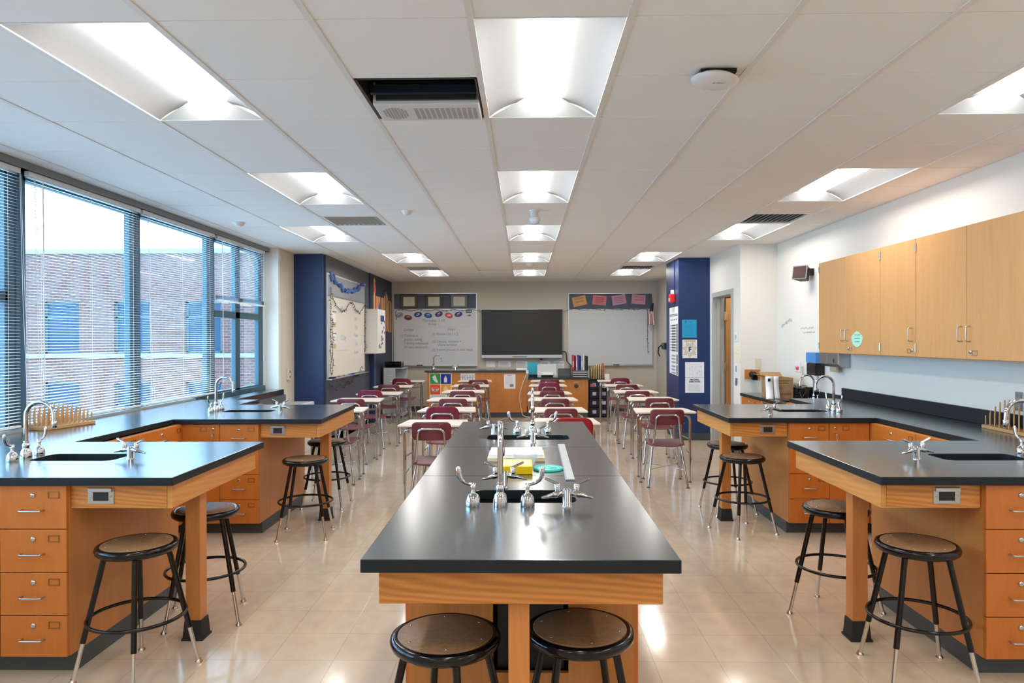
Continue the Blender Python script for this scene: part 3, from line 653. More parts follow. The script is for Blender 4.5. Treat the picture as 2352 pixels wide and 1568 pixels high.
# ------------------------------------------------------------------ faucets and gas taps
def make_faucet():
    t = thing('lab_faucet', 'x', 'faucet')
    MB().lathe([(.028, 0), (.0285, .006), (.0265, .026), (.021, .044), (.0145, .053), (.0165, .058), (.0175, .066), (.0165, .074), (.0125, .078), (.0135, .083), (.0125, .090)], n=24).build('spout_base', CHR, t)
    p = [(0, 0, .085), (0, 0, .20)] + [(0, .075-.075*math.cos(a), .22+.075*math.sin(a)) for a in [PI*k/12 for k in range(13)]] + [(0, .152, .19)]
    MB().tube(p, .0105, 14).build('gooseneck', CHR, t)
    MB().lathe([(.010, .16), (.013, .163), (.013, .192), (.011, .195)], (0, .152, 0), 14).build('aerator', CHR, t)
    for s in (-1, 1):
        h = MB().lathe([(.0262, 0), (.0275, .006), (.0272, .018), (.0245, .032), (.018, .043), (.009, .049), (.0075, .052), (.0075, .070)], (s*.1, 0, 0), 22).build('handle', CHR, t)
        l = MB(Matrix.Diagonal((1, .62, 1, 1))); l.tube([(s*.1, 0, .079), (s*.115, 0, .081), (s*.130, 0, .086), (s*.143, 0, .096), (s*.151, 0, .110), (s*.154, 0, .126), (s*.155, 0, .141), (s*.1545, 0, .147)], [.006, .0055, .0062, .0078, .0098, .0108, .0095, .004], 12)
        l.build('lever', CHR, h)
        MB().lathe([(.0105, .068), (.0105, .084), (.005, .086)], (s*.1, 0, 0), 14).build('hub', CHR, h)
    return t
def make_tap():
    t = thing('gas_tap', 'x', 'gas tap')
    MB().lathe([(.019, 0), (.019, .004), (.0165, .006), (.0165, .062), (.010, .066)], n=18).build('post', CHR, t)
    MB().tube([(-.03, -.004, .049), (.03, -.004, .049)], .009, 12).build('manifold', CHR, t)
    for s in (-1, 1):
        MB().tube([(s*.02, -.004, .05), (s*.045, -.006, .045), (s*.05, -.006, .044), (s*.095, -.008, .034)], [.011, .012, .009, .0035], 12).build('nozzle', CHR, t)
        v = MB().lathe([(.009, .045), (.0115, .05), (.0115, .082), (.008, .085)], (s*.036, 0, 0), 14).build('valve', CHR, t)
        w = MB(M=Matrix.Translation((s*.036, 0, .084)) @ Matrix.Rotation(-s*R(24), 4, 'Y')); w.box(s*-.006, -.007, -.004, s*.05, .007, .004); o = w.build('lever', CHR, v, bevel=.002)
    return t
FP = make_faucet(); TP = make_tap()
fa = [((-.09, 2.605, ZT1), 0, 'chrome gooseneck faucet nearest the viewpoint on the centre table'), ((.052, 4.60, ZT1), PI, 'chrome gooseneck faucet at the far end of the centre table'),
      ((-2.615, 3.66, ZT1), -PI/2, 'chrome gooseneck faucet on the near left peninsula'), ((-2.665, 6.06, ZT1), -PI/2, 'chrome gooseneck faucet on the far left peninsula'),
      ((2.615, 3.66, ZT1), PI/2, 'chrome gooseneck faucet on the near right peninsula, cut by the edge'), ((2.615, 6.02, ZT1), PI/2, 'chrome gooseneck faucet on the far right peninsula'),
      ((3.19, 7.84, .83), PI/2, 'chrome gooseneck faucet at the low far right counter')]
for k, (loc, rz, lab) in enumerate(fa):
    if k == 0: FP.location = loc; FP.rotation_euler = (0, 0, rz); FP['label'] = lab; FP['group'] = 'chrome lab faucets'
    else: dup(FP, loc, rz, lab, 'chrome lab faucets')
ga = [((.156, 2.60, ZT1), 0, 'twin-nozzle gas tap nearest the viewpoint, right of the front faucet'), ((-.085, 2.94, ZT1), 0, 'twin-nozzle gas tap just behind the near sink of the centre table'),
      ((.05, 4.20, ZT1), 0, 'twin-nozzle gas tap in front of the far sink of the centre table'), ((-.20, 4.60, ZT1), 0, 'twin-nozzle gas tap left of the far faucet on the centre table'),
      ((-2.05, 3.64, ZT1), R(-12), 'gas tap on the near left peninsula'), ((-2.09, 6.02, ZT1), R(-15), 'gas tap on the far left peninsula'),
      ((1.99, 3.62, ZT1), R(14), 'gas tap on the near right peninsula'), ((1.99, 5.75, ZT1), R(15), 'gas tap on the far right peninsula')]
for k, (loc, rz, lab) in enumerate(ga):
    if k == 0: TP.location = loc; TP['label'] = lab; TP['group'] = 'twin-nozzle gas taps'
    else: dup(TP, loc, rz, lab, 'twin-nozzle gas taps')

# ------------------------------------------------------------------ stools
def make_stool():
    t = thing('lab_stool', 'x', 'stool'); H = .60
    MB().lathe([(.12, H-.038), (.160, H-.040), (.172, H-.030), (.176, H-.016), (.172, H-.004), (.160, H+.001), (.152, H-.003), (.12, H-.003)], n=40).build('seat_pan', BLK, t)
    MB().lathe([(.151, H-.0028), (.151, H+.0005), (.149, H+.0018), (.02, H+.0018)], n=40).build('seat_pad', PAD, t)
    w = MB()
    for k in range(6): a = 2*PI*k/6+.3; w.ball((.128*math.cos(a), .128*math.sin(a), H+.0018), .004, 4, (1, 1, .5))
    w.build('rivet', CHR, t)
    for k in range(4):
        a = PI/2*k; c, s = math.cos(a), math.sin(a)
        def P(z): r = .258-(.258-.128)*(z/(H-.035)); return (r*c, r*s, z)
        l = MB().tube([P(.175), P(H-.03)], .0125, 12).build('leg', BLK, t)
        MB().tube([P(.012), P(.20)], .0095, 10).build('leg_extension', CHRR, l)
        q = P(0); MB().lathe([(.017, 0), (.017, .006), (.010, .014), (.009, .02)], q, 12).build('glide', CHRR, l)
    r = .258-(.13)*(.265/.565)
    MB().tube([((r+.008)*math.cos(2*PI*k/40), (r+.008)*math.sin(2*PI*k/40), .268) for k in range(40)], .0085, 8, True).build('foot_ring', BLK, t)
    return t
SP = make_stool()
st = [((-.252, 2.235), 20, 'round lab stool tucked under the centre table, left of the post'), ((.176, 2.285), -35, 'round lab stool tucked under the centre table, right of the post'),
      ((-1.785, 3.22), 25, 'round lab stool nearest the viewpoint at the near left peninsula'), ((-1.765, 3.875), -27, 'round lab stool behind the post of the near left peninsula'),
      ((-1.722, 5.52), -38, 'round lab stool on the near side of the far left peninsula'), ((-1.83, 6.51), 45, 'round lab stool behind the post of the far left peninsula'),
      ((1.785, 3.245), 40, 'round lab stool nearest the viewpoint at the near right peninsula'), ((1.728, 3.95), 0, 'round lab stool behind the post of the near right peninsula'),
      ((1.726, 5.63), -24, 'round lab stool on the near side of the far right peninsula'), ((1.80, 6.30), -35, 'round lab stool behind the post of the far right peninsula')]
for k, ((x, y), a, lab) in enumerate(st):
    if k == 0: SP.location = (x, y, 0); SP.rotation_euler = (0, 0, R(a)); SP['label'] = lab; SP['group'] = 'black lab stools with brown seat pads'
    else: dup(SP, (x, y, 0), R(a), lab, 'black lab stools with brown seat pads')

# ------------------------------------------------------------------ student desks and chairs
def make_desk():
    t = thing('student_desk', 'x', 'desk'); H = .757; w2, d = .318, .46    # near edge at y=0
    pts = [(p.x, p.y) for p in fillet([(-w2, .0, 0), (w2, .0, 0), (w2, .04, 0), (w2-.035, d, 0), (-w2+.035, d, 0), (-w2, .04, 0)], .03, 4, True)]
    MB().prism(pts, .018, H-.018).build('desktop', DTOP, t, bevel=.004)
    MB().prism([(p[0]*.965, .009+p[1]*.965) for p in pts], .004, H-.022).build('underside', mat('desk_core', (.30, .22, .16), .6), t)
    for y in (.075, .385):
        for s in (-1, 1):
            x = s*(.262 if y < .2 else .235)
            l = MB().tube(fillet([(0, y, H-.037), (x, y, H-.037), (x, y, .22)], .07, 6), .0135, 10).build('leg', CHR, t)
            MB().tube([(x, y, .008), (x, y, .26)], .0095, 8).build('leg_extension', CHR, l)
            MB().lathe([(.018, 0), (.018, .006), (.008, .014)], (x, y, 0), 12).build('glide', mat('glide_grey', (.08, .085, .09), .4), l)
    for s in (-1, 1):
        MB().tube([(s*.262, .075, .46), (s*.235, .385, .46)], .008, 8).build('side_rail', CHR, t)
        MB().tube([(s*.262, .085, .30), (s*.20, .26, .40), (s*.235, .375, .36)], .006, 6).build('side_brace', CHR, t)
    w = MB()
    for k in range(9): x = -.20+.05*k; w.tube([(x, .10, H-.05), (x, .11, H-.13), (x, .34, H-.13), (x, .37, H-.05)], .0024, 5)
    for (y, z) in ((.10, H-.05), (.11, H-.13), (.20, H-.13), (.28, H-.13), (.34, H-.13), (.37, H-.05)): w.tube([(-.215, y, z), (.215, y, z)], .003, 5)
    w.build('book_basket', CHRR, t)
    return t
def make_chair(m, rounded=False):
    t = thing('student_chair', 'x', 'chair')
    # seat shell
    nx, ny = 10, 10; vs = []; fs = []
    for j in range(ny+1):
        for i in range(nx+1):
            u, v = -1+2*i/nx, -1+2*j/ny; hw = .195-.012*(v < 0)*abs(v)
            x = hw*u*(1-.10*abs(v)**6); y = .19*v*(1-.08*abs(u)**6)
            z = .446 + .020*v - .014*(1-u*u)*(1-.5*v*v) - .018*max(0, v-.5)*2 + .01*max(0, -v-.6)*2 + .006*abs(u)**4
            vs.append((x, y, z))
    for j in range(ny):
        for i in range(nx): a = j*(nx+1)+i; fs.append((a, a+1, a+nx+2, a+nx+1))
    o = MB().add(vs, fs, True).build('seat', m, t); md = o.modifiers.new('s', 'SOLIDIFY'); md.thickness = .012; md.offset = -1
    # backrest
    hw, zb, zt = (.172, .640, .802) if not rounded else (.175, .625, .822)
    rr = .045 if not rounded else .085
    out = rrect(-hw, zb, hw, zt, rr, 6); b = MB(); n = len(out)
    def bend(x, z): return -.195-.02*(z-zb)/.16+.035*(x/hw)**2
    rings = [1, .9, .6, .3]; vs = []
    for f in rings: vs += [(x*f, bend(x*f, (z-(zb+zt)/2)*f+(zb+zt)/2), (z-(zb+zt)/2)*f+(zb+zt)/2) for x, z in out]
    vs.append((0, bend(0, (zb+zt)/2), (zb+zt)/2)); fs = []
    for r_ in range(3):
        for i in range(n): fs.append((r_*n+i, r_*n+(i+1) % n, (r_+1)*n+(i+1) % n, (r_+1)*n+i))
    for i in range(n): fs.append((3*n+i, 3*n+(i+1) % n, 4*n))
    o = b.add(vs, fs, True).build('backrest', m, t); md = o.modifiers.new('s', 'SOLIDIFY'); md.thickness = .012; md.offset = 0
    p = fillet([(-.145, -.15, .41), (-.135, -.19, .50), (-.112, -.222, .745), (.112, -.222, .745), (.135, -.19, .50), (.145, -.15, .41)], .05, 6)
    MB().tube(p, .011, 10).build('back_frame', CHR, t)
    MB().tube([(-.145, -.15, .413), (-.145, .13, .413)], .010, 8).build('seat_rail', CHR, t); MB().tube([(.145, -.15, .413), (.145, .13, .413)], .010, 8).build('seat_rail', CHR, t)
    for sx in (-1, 1):
        for sy in (-1, 1):
            a, b_ = (sx*.145, sy*.13, .413), (sx*.20, sy*.235, .012)
            l = MB().tube([a, b_], .011, 10).build('leg', CHR, t)
            MB().lathe([(.019, 0), (.019, .006), (.009, .016)], (b_[0], b_[1], 0), 12).build('glide', MATS['glide_grey'], l)
    w = MB(); z = .18; f = lambda sx, sy: (sx*(.145+.055*(.413-z)/.4), sy*(.13+.105*(.413-z)/.4), z)
    w.tube([f(-1, -1), f(1, 1)], .004, 6); w.tube([f(1, -1), (0, 0, z+.006), f(-1, 1)], .004, 6); w.build('cross_brace', CHR, t)
    return t
DP = make_desk(); CP = make_chair(MAR); CP2 = make_chair(MAR2, True); CP3 = make_chair(RED, True)
desks = {'A': [(-2.07, 7.63), (-2.145, 8.90), (-2.09, 10.03), (-2.17, 11.55), (-2.18, 13.0)],
         'B': [(-.83, 6.35), (-.845, 7.62), (-.93, 8.96), (-.90, 10.35), (-.905, 11.65), (-.92, 13.05)],
         'C': [(.38, 6.48), (.364, 7.57), (.364, 8.97), (.36, 10.03), (.39, 11.72), (.43, 13.0)],
         'D': [(1.50, 7.48), (1.65, 8.99), (1.63, 10.26), (1.65, 11.68), (1.67, 13.0)]}
chairs = {'A': [(-2.02, 7.62, 0, 5), (-2.14, 8.85, 0, 0), (-2.17, 10.08, 1, 0), (-2.19, 11.55, 0, 0), (-2.23, 13.05, 1, -4)],
          'B': [(-.822, 6.40, 0, 0), (-.87, 7.66, 1, 0), (-.879, 8.86, 0, 0), (-.874, 10.14, 0, 0), (-.90, 11.58, 0, 2), (-.83, 12.9, 0, 0)],
          'C': [(.455, 6.57, 2, -4), (.384, 7.60, 0, 0), (.376, 8.84, 0, 0), (.39, 10.12, 0, 0), (.405, 11.75, 1, 0), (.46, 13.05, 0, 0)],
          'D': [(1.483, 7.50, 0, -3), (1.656, 8.88, 0, 0), (1.58, 10.10, 0, 0), (1.638, 11.5, 0, 0), (1.74, 13.05, 1, 0)]}
cn = {'A': 'leftmost column', 'B': 'column left of the centre aisle', 'C': 'column right of the centre aisle', 'D': 'rightmost column'}
on = ['first', 'second', 'third', 'fourth', 'fifth', 'sixth']
first = True; cfirst = {0: True, 1: True, 2: True}; cps = {0: (CP, 'burgundy'), 1: (CP2, 'crimson round-backed'), 2: (CP3, 'bright red')}
for c in 'ABCD':
    for k, (x, y) in enumerate(desks[c]):
        lab = 'cream-topped student desk, %s from the front of the picture, %s' % (on[k], cn[c])
        if first: DP.location = (x, y, 0); DP['label'] = lab; DP['group'] = 'student desks'; first = False
        else: dup(DP, (x, y, 0), R(random.uniform(-1, 1)), lab, 'student desks')
    for k, (x, y, kd, a) in enumerate(chairs[c]):
        pr, cname = cps[kd]; lab = '%s student chair at the %s desk of the %s' % (cname, on[k], cn[c])
        if cfirst[kd]: pr.location = (x, y, 0); pr.rotation_euler = (0, 0, R(a)); pr['label'] = lab; pr['group'] = 'student chairs'; cfirst[kd] = False
        else: dup(pr, (x, y, 0), R(a), lab, 'student chairs')
#PART2
# ------------------------------------------------------------------ upper cabinets, right wall
def upper(label, y1, w_, fronts):
    M = TR(2.97, y1, 0, R(-90)); t = thing('wall_cabinet', label, 'wall cabinet', M @ Vector((w_/2, .15, 1.384)))
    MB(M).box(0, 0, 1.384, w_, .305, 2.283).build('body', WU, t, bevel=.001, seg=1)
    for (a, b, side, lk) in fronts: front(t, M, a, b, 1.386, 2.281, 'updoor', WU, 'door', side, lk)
    return t
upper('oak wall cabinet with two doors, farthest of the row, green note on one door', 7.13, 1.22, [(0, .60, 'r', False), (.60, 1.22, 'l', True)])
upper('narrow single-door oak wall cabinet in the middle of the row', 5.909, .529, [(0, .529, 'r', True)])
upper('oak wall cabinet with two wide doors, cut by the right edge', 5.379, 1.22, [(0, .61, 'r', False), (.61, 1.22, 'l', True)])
pts = [(6.316+.105*math.cos(a)*(1+.06*math.sin(5*a)), 1.52+.066*math.sin(a)*(1+.08*math.cos(4*a))) for a in [2*PI*k/26 for k in range(26)]]
o = thing('paper_note', 'pale green rough-edged paper note on the far wall cabinet door', 'note', (2.948, 6.316, 1.46))
MB().prism(pts, .0015, 2.9485, 'X').build('sheet', mat('mint_paper', (.45, .78, .58), .7), o)
w = MB()
for k in range(3): w.box(2.9475, 6.25+.01*k, 1.555-.03*k, 2.9485, 6.36, 1.562-.03*k)
w.build('writing', mat('green_ink', (.10, .35, .25), .7), o)
# speaker
t = thing('wall_speaker', 'small grey wedge speaker tilted down on the right wall', 'speaker', (3.15, 8.12, 2.2))
S = Matrix.Translation((3.14, 8.10, 2.28)) @ Matrix.Rotation(R(-50), 4, 'Z') @ Matrix.Rotation(R(-12), 4, 'X')
w = MB(S); w.prism([(-.085, 0), (.085, 0), (.05, .12), (-.05, .12)], .15, -.075); w.build('cabinet', mat('speaker_grey', (.055, .065, .06), .5), t, bevel=.004)
w = MB(S); w.box(-.088, -.012, -.08, .088, 0, .08); w.build('front_frame', mat('speaker_frame', (.30, .27, .25), .4), t, bevel=.003)
MB(S).box(-.075, -.016, -.068, .075, -.012, .068).build('grille', mat('grille_brown', (.075, .035, .03), .8), t)
MB().box(3.20, 8.05, 2.24, 3.279, 8.10, 2.32).build('bracket', BLK, t)
# paper towel + soap
t = thing('paper_towel_dispenser', 'stainless paper towel dispenser behind the end of the wall cabinets', 'towel dispenser', (3.22, 7.4, 1.23))
MB().prism([(3.279, 1.235), (3.19, 1.235), (3.155, 1.265), (3.155, 1.66), (3.279, 1.66)], .44, 7.16, 'Y').build('housing', STL, t, bevel=.006)
MB().box(3.148, 7.43, 1.26, 3.155, 7.45, 1.655).build('edge_strip', CHR, t); MB().box(3.151, 7.26, 1.28, 3.1552, 7.267, 1.32).build('keyhole', DARK, t)
MB().box(3.20, 7.30, 1.18, 3.205, 7.46, 1.236).build('paper_towel', mat('kraft', (.45, .36, .27), .8), t)
t = thing('soap_dispenser', 'soap dispenser with clear blue top and black base on the right wall', 'soap dispenser', (3.22, 7.88, 1.14))
MB().box(3.17, 7.76, 1.255, 3.279, 8.02, 1.375).build('tank', mat('blue_clear', (.12, .38, .80), .15, trans=.3), t, bevel=.01); MB().box(3.175, 7.77, 1.12, 3.279, 8.01, 1.254).build('base', BLK, t, bevel=.008)
# outlets, hand soap hook
t = thing('wall_hook_sign', 'small white plate with red mark beside the soap dispenser', 'wall plate', (3.27, 8.5, 1.14)); MB().box(3.272, 8.44, 1.13, 3.279, 8.60, 1.25).build('plate', WHT, t, bevel=.002)
MB().prism([(8.49, 1.15), (8.57, 1.15), (8.585, 1.20), (8.555, 1.18), (8.53, 1.205), (8.505, 1.18), (8.475, 1.20)], .001, 3.2705, 'X').build('red_mark', mat('sign_red', (.6, .05, .04), .5), t)
tag(recenter(MB().tube([(3.272, 8.36, 1.20), (3.262, 8.36, 1.20), (3.262, 8.36, 1.06), (3.25, 8.34, 1.045)], .008, 8).build('wall_hook', STL)), 'slim metal hook on the wall beside the white plate', 'hook')
t = thing('wall_outlet', 'steel duplex outlet above the backsplash behind the right peg rack', 'outlet', (3.27, 4.73, 1.04)); MB().box(3.272, 4.69, 1.045, 3.279, 4.77, 1.17).build('plate', STL, t, bevel=.002); MB().box(3.269, 4.71, 1.06, 3.2725, 4.75, 1.095).build('socket', GREY, t); MB().box(3.269, 4.71, 1.115, 3.2725, 4.75, 1.15).build('socket', GREY, t)
# marker scribbles on the wall
def scribble(mb, y0, y1, z0, z1, x, n, r=.0016, slope=0):
    for k in range(n):
        a = y0+(y1-y0)*k/n; p = []
        for q in range(7): p.append((x, a+(y1-y0)/n*(q/6)*1.1, z0+(z1-z0)*(random.random())+slope*k/n))
        mb.tube(p, r, 4)
    return mb
tag(recenter(scribble(MB(), 9.06, 8.72, 1.66, 1.72, 3.279, 9, .0022, .08).build('marker_writing', mat('marker_grey', (.42, .45, .47), .6))), 'slanted grey marker scribble on the wall left of the cabinets', 'wall writing')
w = scribble(MB(), 8.43, 8.06, 1.635, 1.665, 3.279, 12, .0014); scribble(w, 8.38, 8.03, 1.585, 1.61, 3.279, 12, .0014)
tag(recenter(w.build('marker_writing', MATS['marker_grey'])), 'two faint lines of marker writing just left of the cabinets', 'wall writing')

# pencil sharpener etc on the return wall
t = thing('pencil_sharpener', 'black crank pencil sharpener on an orange wood block', 'pencil sharpener', (2.95, 9.17, 1.0))
MB().box(2.85, 9.18, 1.01, 3.05, 9.199, 1.13).build('mounting_block', WV, t); MB().lathe([(.045, 0), (.045, -.01), (.04, -.06), (.034, -.09), (.01, -.095)], (2.945, 9.18, 1.065), 16, 'Y').build('body', BLK, t)
MB().box(2.92, 9.09, .995, 2.99, 9.16, 1.05).build('shavings_tray', BLK, t, bevel=.01); MB().tube([(2.945, 9.085, 1.065), (2.945, 9.07, 1.065), (3.02, 9.07, 1.06), (3.035, 9.065, 1.01), (3.035, 9.045, 1.01)], .006, 8).build('crank', BLK, t)
t = thing('blank_wall_plate', 'beige blank plate above the pencil sharpener', 'wall plate', (3.02, 9.19, 1.15)); MB().box(2.985, 9.192, 1.15, 3.06, 9.199, 1.275).build('plate', mat('beige_plastic', (.68, .60, .44), .4), t, bevel=.003)
# things on the white strip beside the door
t = thing('light_switch', 'white light switch plate beside the door', 'light switch', (2.79, 9.36, 1.5)); MB().box(2.790, 9.30, 1.49, 2.799, 9.42, 1.62).build('plate', WHT, t, bevel=.003); MB().box(2.785, 9.355, 1.53, 2.791, 9.365, 1.58).build('toggle', GREY, t)
t = thing('notice_sheet', 'cream sheet pinned on the strip of wall beside the door', 'notice', (2.795, 9.33, 1.22)); MB().box(2.796, 9.23, 1.22, 2.7995, 9.44, 1.43).build('sheet', mat('cream_paper', (.82, .74, .52), .7), t)
w = MB()
for k in range(10): y = 9.24+random.random()*.18; z = 1.24+random.random()*.17; w.box(2.7955, y, z, 2.7962, y+.01, z+.008)
w.build('specks', GREY, t)
t = thing('thermostat', 'slim white thermostat below the cream sheet by the door', 'thermostat', (2.79, 9.35, 1.05)); MB().box(2.788, 9.31, 1.06, 2.7995, 9.40, 1.19).build('housing', WHT, t, bevel=.003); MB().box(2.786, 9.33, 1.09, 2.789, 9.37, 1.17).build('display', GREY, t)
t = thing('key_hook', 'bunch of dark keys hanging below the thermostat', 'keys', (2.79, 9.36, .88)); 
w = MB(); 
for k in range(5): w.tube([(2.792, 9.34+.01*k, 1.0), (2.788, 9.33+.014*k, .93-.012*(k % 3))], .004, 6)
w.build('keys', mat('key_metal', (.12, .12, .16), .4, .6), t); MB().box(2.79, 9.32, .995, 2.7995, 9.40, 1.01).build('hook_bar', STL, t)

# ------------------------------------------------------------------ door on the right
t = MB(); t.box(2.78, 9.50, 0, 2.95, 9.565, 2.20); t.box(2.78, 10.452, 0, 2.95, 10.52, 2.20); t.box(2.78, 9.565, 2.132, 2.95, 10.452, 2.20); t.box(2.84, 10.438, 0, 2.88, 10.452, 2.132); t.box(2.84, 9.565, 0, 2.88, 9.58, 2.132)
FRD = mat('door_frame_grey', (.42, .41, .38), .45)
d1 = struct(t.build('door_1', FRD, bevel=.003))
lf = MB().box(2.955, 10.39, .01, 3.80, 10.435, 2.12).build('door_leaf', mat('door_oak', (.42, .19, .06), .4), d1)
for z in (.45, 1.12, 1.86): MB().box(2.925, 10.38, z-.06, 2.975, 10.391, z+.06).build('hinge', BRASS, lf)

# ------------------------------------------------------------------ blue column things
t = thing('fire_alarm_strobe', 'red fire alarm strobe with a white horn on the blue column side', 'fire alarm', (2.28, 11.0, 2.1))
MB().box(2.255, 10.93, 2.09, 2.329, 11.08, 2.22).build('housing', mat('alarm_red', (.62, .02, .02), .3), t, bevel=.01); MB().prism([(10.97, 2.22), (11.04, 2.22), (11.025, 2.285), (10.985, 2.285)], .05, 2.275, 'X').build('strobe_lens', WHT, t, bevel=.01)
MB().box(2.251, 11.0, 2.11, 2.256, 11.06, 2.16).build('placard', WHT, t)
MB().box(2.322, 10.99, 2.29, 2.329, 11.01, 2.749).build('conduit', NAVY, t)
# tall chart on the column side (faces -X)
t = thing('tall_chart_poster', 'tall narrow white chart with rows of dark boxes on the blue column side', 'poster', (2.327, 11.03, .98))
X = 2.3285
MB().prism([(10.73, .965), (10.73, 2.02), (11.36, 2.02), (11.36, .985)], .001, X-.001, 'X').build('sheet', PAPER, t)
w = MB(); w2 = MB(); w3 = MB()
for z in (1.905, 1.885): w.box(X-.002, 10.76, z-.006, X-.001, 11.33, z+.006)
for k in range(10):
    z = 1.735-.043*k; w.box(X-.002, 10.90, z-.013, X-.001, 11.20, z+.013); w.box(X-.002, 11.24, z-.005, X-.001, 11.32, z+.005); w3.box(X-.002, 10.76, z-.02, X-.001, 10.86, z+.02)
for k in range(6):
    z = (1.265-.05*k) if k < 3 else 1.10-.05*(k-3)
    for q in range(3): (w2 if q else w).box(X-.002, 10.93+.10*q, z-.013, X-.001, 11.0+.10*q, z+.013)
    w3.box(X-.002, 10.76, z-.024, X-.001, 10.86, z+.024)
for q in range(4): w2.box(X-.002, 10.80+.13*q, 1.815, X-.001, 10.89+.13*q, 1.835)
w.build('dark_rows', mat('chart_dark', (.10, .11, .12), .6), t); w2.build('blue_rows', mat('chart_blue', (.22, .22, .40), .6), t); w3.build('side_blocks', mat('chart_green_grey', (.15, .18, .16), .6), t)
# front face papers (y=10.7)
def flyer(name, label, cat, x0, z0, x1, z1, y, m, th=.0012):
    t = thing(name, label, cat, ((x0+x1)/2, y, z0)); MB().box(x0, y-th, z0, x1, y, z1).build('sheet', m, t); return t
t = flyer('flyer', 'bright cyan flyer on the blue column', 'flyer', 2.38, 1.545, 2.60, 1.815, 10.699, mat('cyan_paper', (.02, .36, .62), .6))
w = MB(); w.box(2.39, 10.697, 1.56, 2.392, 10.6978, 1.75); w.box(2.588, 10.697, 1.56, 2.59, 10.6978, 1.75); barlines(w, 2.41, 2.57, 1.57, 1.74, 8, 10.6974, .25); w.build('print', mat('cyan_print', (.01, .26, .50), .6), t)
text('F', .045, mat('navy_ink', (.01, .03, .14), .5), t, TF(2.435, 10.697, 1.778), 'letter', bold=.001); text('TIPS', .02, MATS['navy_ink'], t, TF(2.51, 10.697, 1.778), 'lettering')
t = flyer('emblem_poster', 'white poster with gold rays and a blue letter F, on the blue column', 'poster', 2.385, 1.235, 2.605, 1.515, 10.699, PAPER)
w = MB(); cx, cz = 2.495, 1.365
for k in range(28):
    a = 2*PI*k/28; r0, r1 = .045, .095+.02*math.sin(7*a)
    w.add([(cx+r0*math.cos(a-.05), 10.697, cz+r0*math.sin(a-.05)), (cx+r1*math.cos(a-.07), 10.697, cz+r1*1.1*math.sin(a-.07)), (cx+r1*math.cos(a+.07), 10.697, cz+r1*1.1*math.sin(a+.07)), (cx+r0*math.cos(a+.05), 10.697, cz+r0*math.sin(a+.05))], [(0,1,2,3)])
w.build('rays', mat('gold_print', (.58, .44, .20), .6), t); MB().box(2.41, 10.6968, 1.485, 2.58, 10.6976, 1.505).build('title_bar', MATS['gold_print'], t)
text('F', .10, MATS['navy_ink'], t, TF(cx+.002, 10.6965, cz+.0), 'letter', bold=.003)
t = flyer('fire_drill_sheet', 'white two-part sheet titled fire drill directions with a floor plan', 'notice', 2.425, .715, 2.71, 1.175, 10.699, PAPER)
w = MB(); w.box(2.425, 10.697, .943, 2.71, 10.698, .948); random.seed(3)
for k in range(34):
    x, z = 2.47+random.random()*.2, .97+random.random()*.14
    if random.random() < .5: w.box(x, 10.697, z, x+.03, 10.698, z+.0025)
    else: w.box(x, 10.697, z, x+.0025, 10.698, z+.025)
barlines(w, 2.46, 2.67, .74, .84, 8, 10.6976, .25); w.build('print', LGREY, t)
text('FIRE DRILL\nDIRECTIONS', .03, INK, t, TF(2.567, 10.697, .895), 'title', bold=.0012, w=.17); text('206', .018, mat('pink_ink', (.6, .25, .3), .6), t, TF(2.465, 10.697, 1.15), 'room_number')

# phone + cabinet edge on the far right wall
t = thing('wall_phone', 'black wall phone with coiled cord, half hidden by the blue column', 'telephone', (2.72, 13.9, 1.2)); MB().box(2.70, 13.75, 1.32, 2.799, 14.0, 1.45).build('body', BLK, t, bevel=.015)
MB().tube([(2.70, 14.0, 1.40), (2.66, 14.03, 1.36), (2.65, 14.04, 1.25), (2.68, 14.02, 1.18)], .012, 8).build('cord', BLK, t)

# ------------------------------------------------------------------ far wall boards
def board(label, x0, x1, z0, z1, zs, y):
    t = thing('whiteboard', label, 'whiteboard', ((x0+x1)/2, y, z0)); f = .018
    MB().box(x0+f, y-.012, z0+f, x1-f, y-.001, zs-.012).build('writing_surface', WB, t)
    MB().box(x0+f, y-.014, zs+.002, x1-f, y-.001, z1-f).build('tack_panel', TACK, t)
    w = MB(); w.box(x0, y-.02, z0, x0+f, y-.001, z1); w.box(x1-f, y-.02, z0, x1, y-.001, z1); w.box(x0+f, y-.02, z1-f, x1-f, y-.001, z1); w.box(x0+f, y-.02, z0, x1-f, y-.001, z0+f); w.box(x0+f, y-.02, zs-.012, x1-f, y-.001, zs+.002); w.build('frame', ALU, t)
    MB().box(x0, y-.075, z0-.012, x1, y-.02, z0-.002).build('marker_tray', ALU, t)
    return t
WL_ = board('left front whiteboard covered with handwriting and oval stickers', -2.782, -1.0, .975, 2.516, 2.176, YF)
WR_ = board('blank right front whiteboard with coloured notes along its top', .932, 2.72, .975, 2.50, 2.16, YF)
y = YF-.0125
def hand(s, size, x, z, w=None, al='LEFT', m=None): return text(s, size, m or mat('marker_slate', (.20, .21, .30), .6), WL_, TF(x, y, z), 'handwriting', al, shear=.15, w=w, sp=.95, bold=.0006)
hand('Thursday, 1-19', .085, -1.93, 1.93, .48, 'CENTER'); hand('B Day', .07, -1.95, 1.855, .25, 'CENTER')
hand('College', .07, -2.46, 1.735, .26, 'CENTER'); hand('(1) Continue to\n     practice naming\n     + writing compounds\n     for ionic compounds', .085, -2.64, 1.49, .60)
hand('Steps', .075, -1.55, 1.745, .26, 'CENTER'); hand('(1) Review CH 1 + 2', .075, -1.96, 1.643, .55); hand('(2) Discuss isomers +\n      characteristics', .07, -1.96, 1.45, .62); hand('(3) Review process in next week', .07, -1.96, 1.31, .86)
w = MB(); w.box(-2.65, y-.0005, 1.80, -1.05, y, 1.804); zz = 1.78
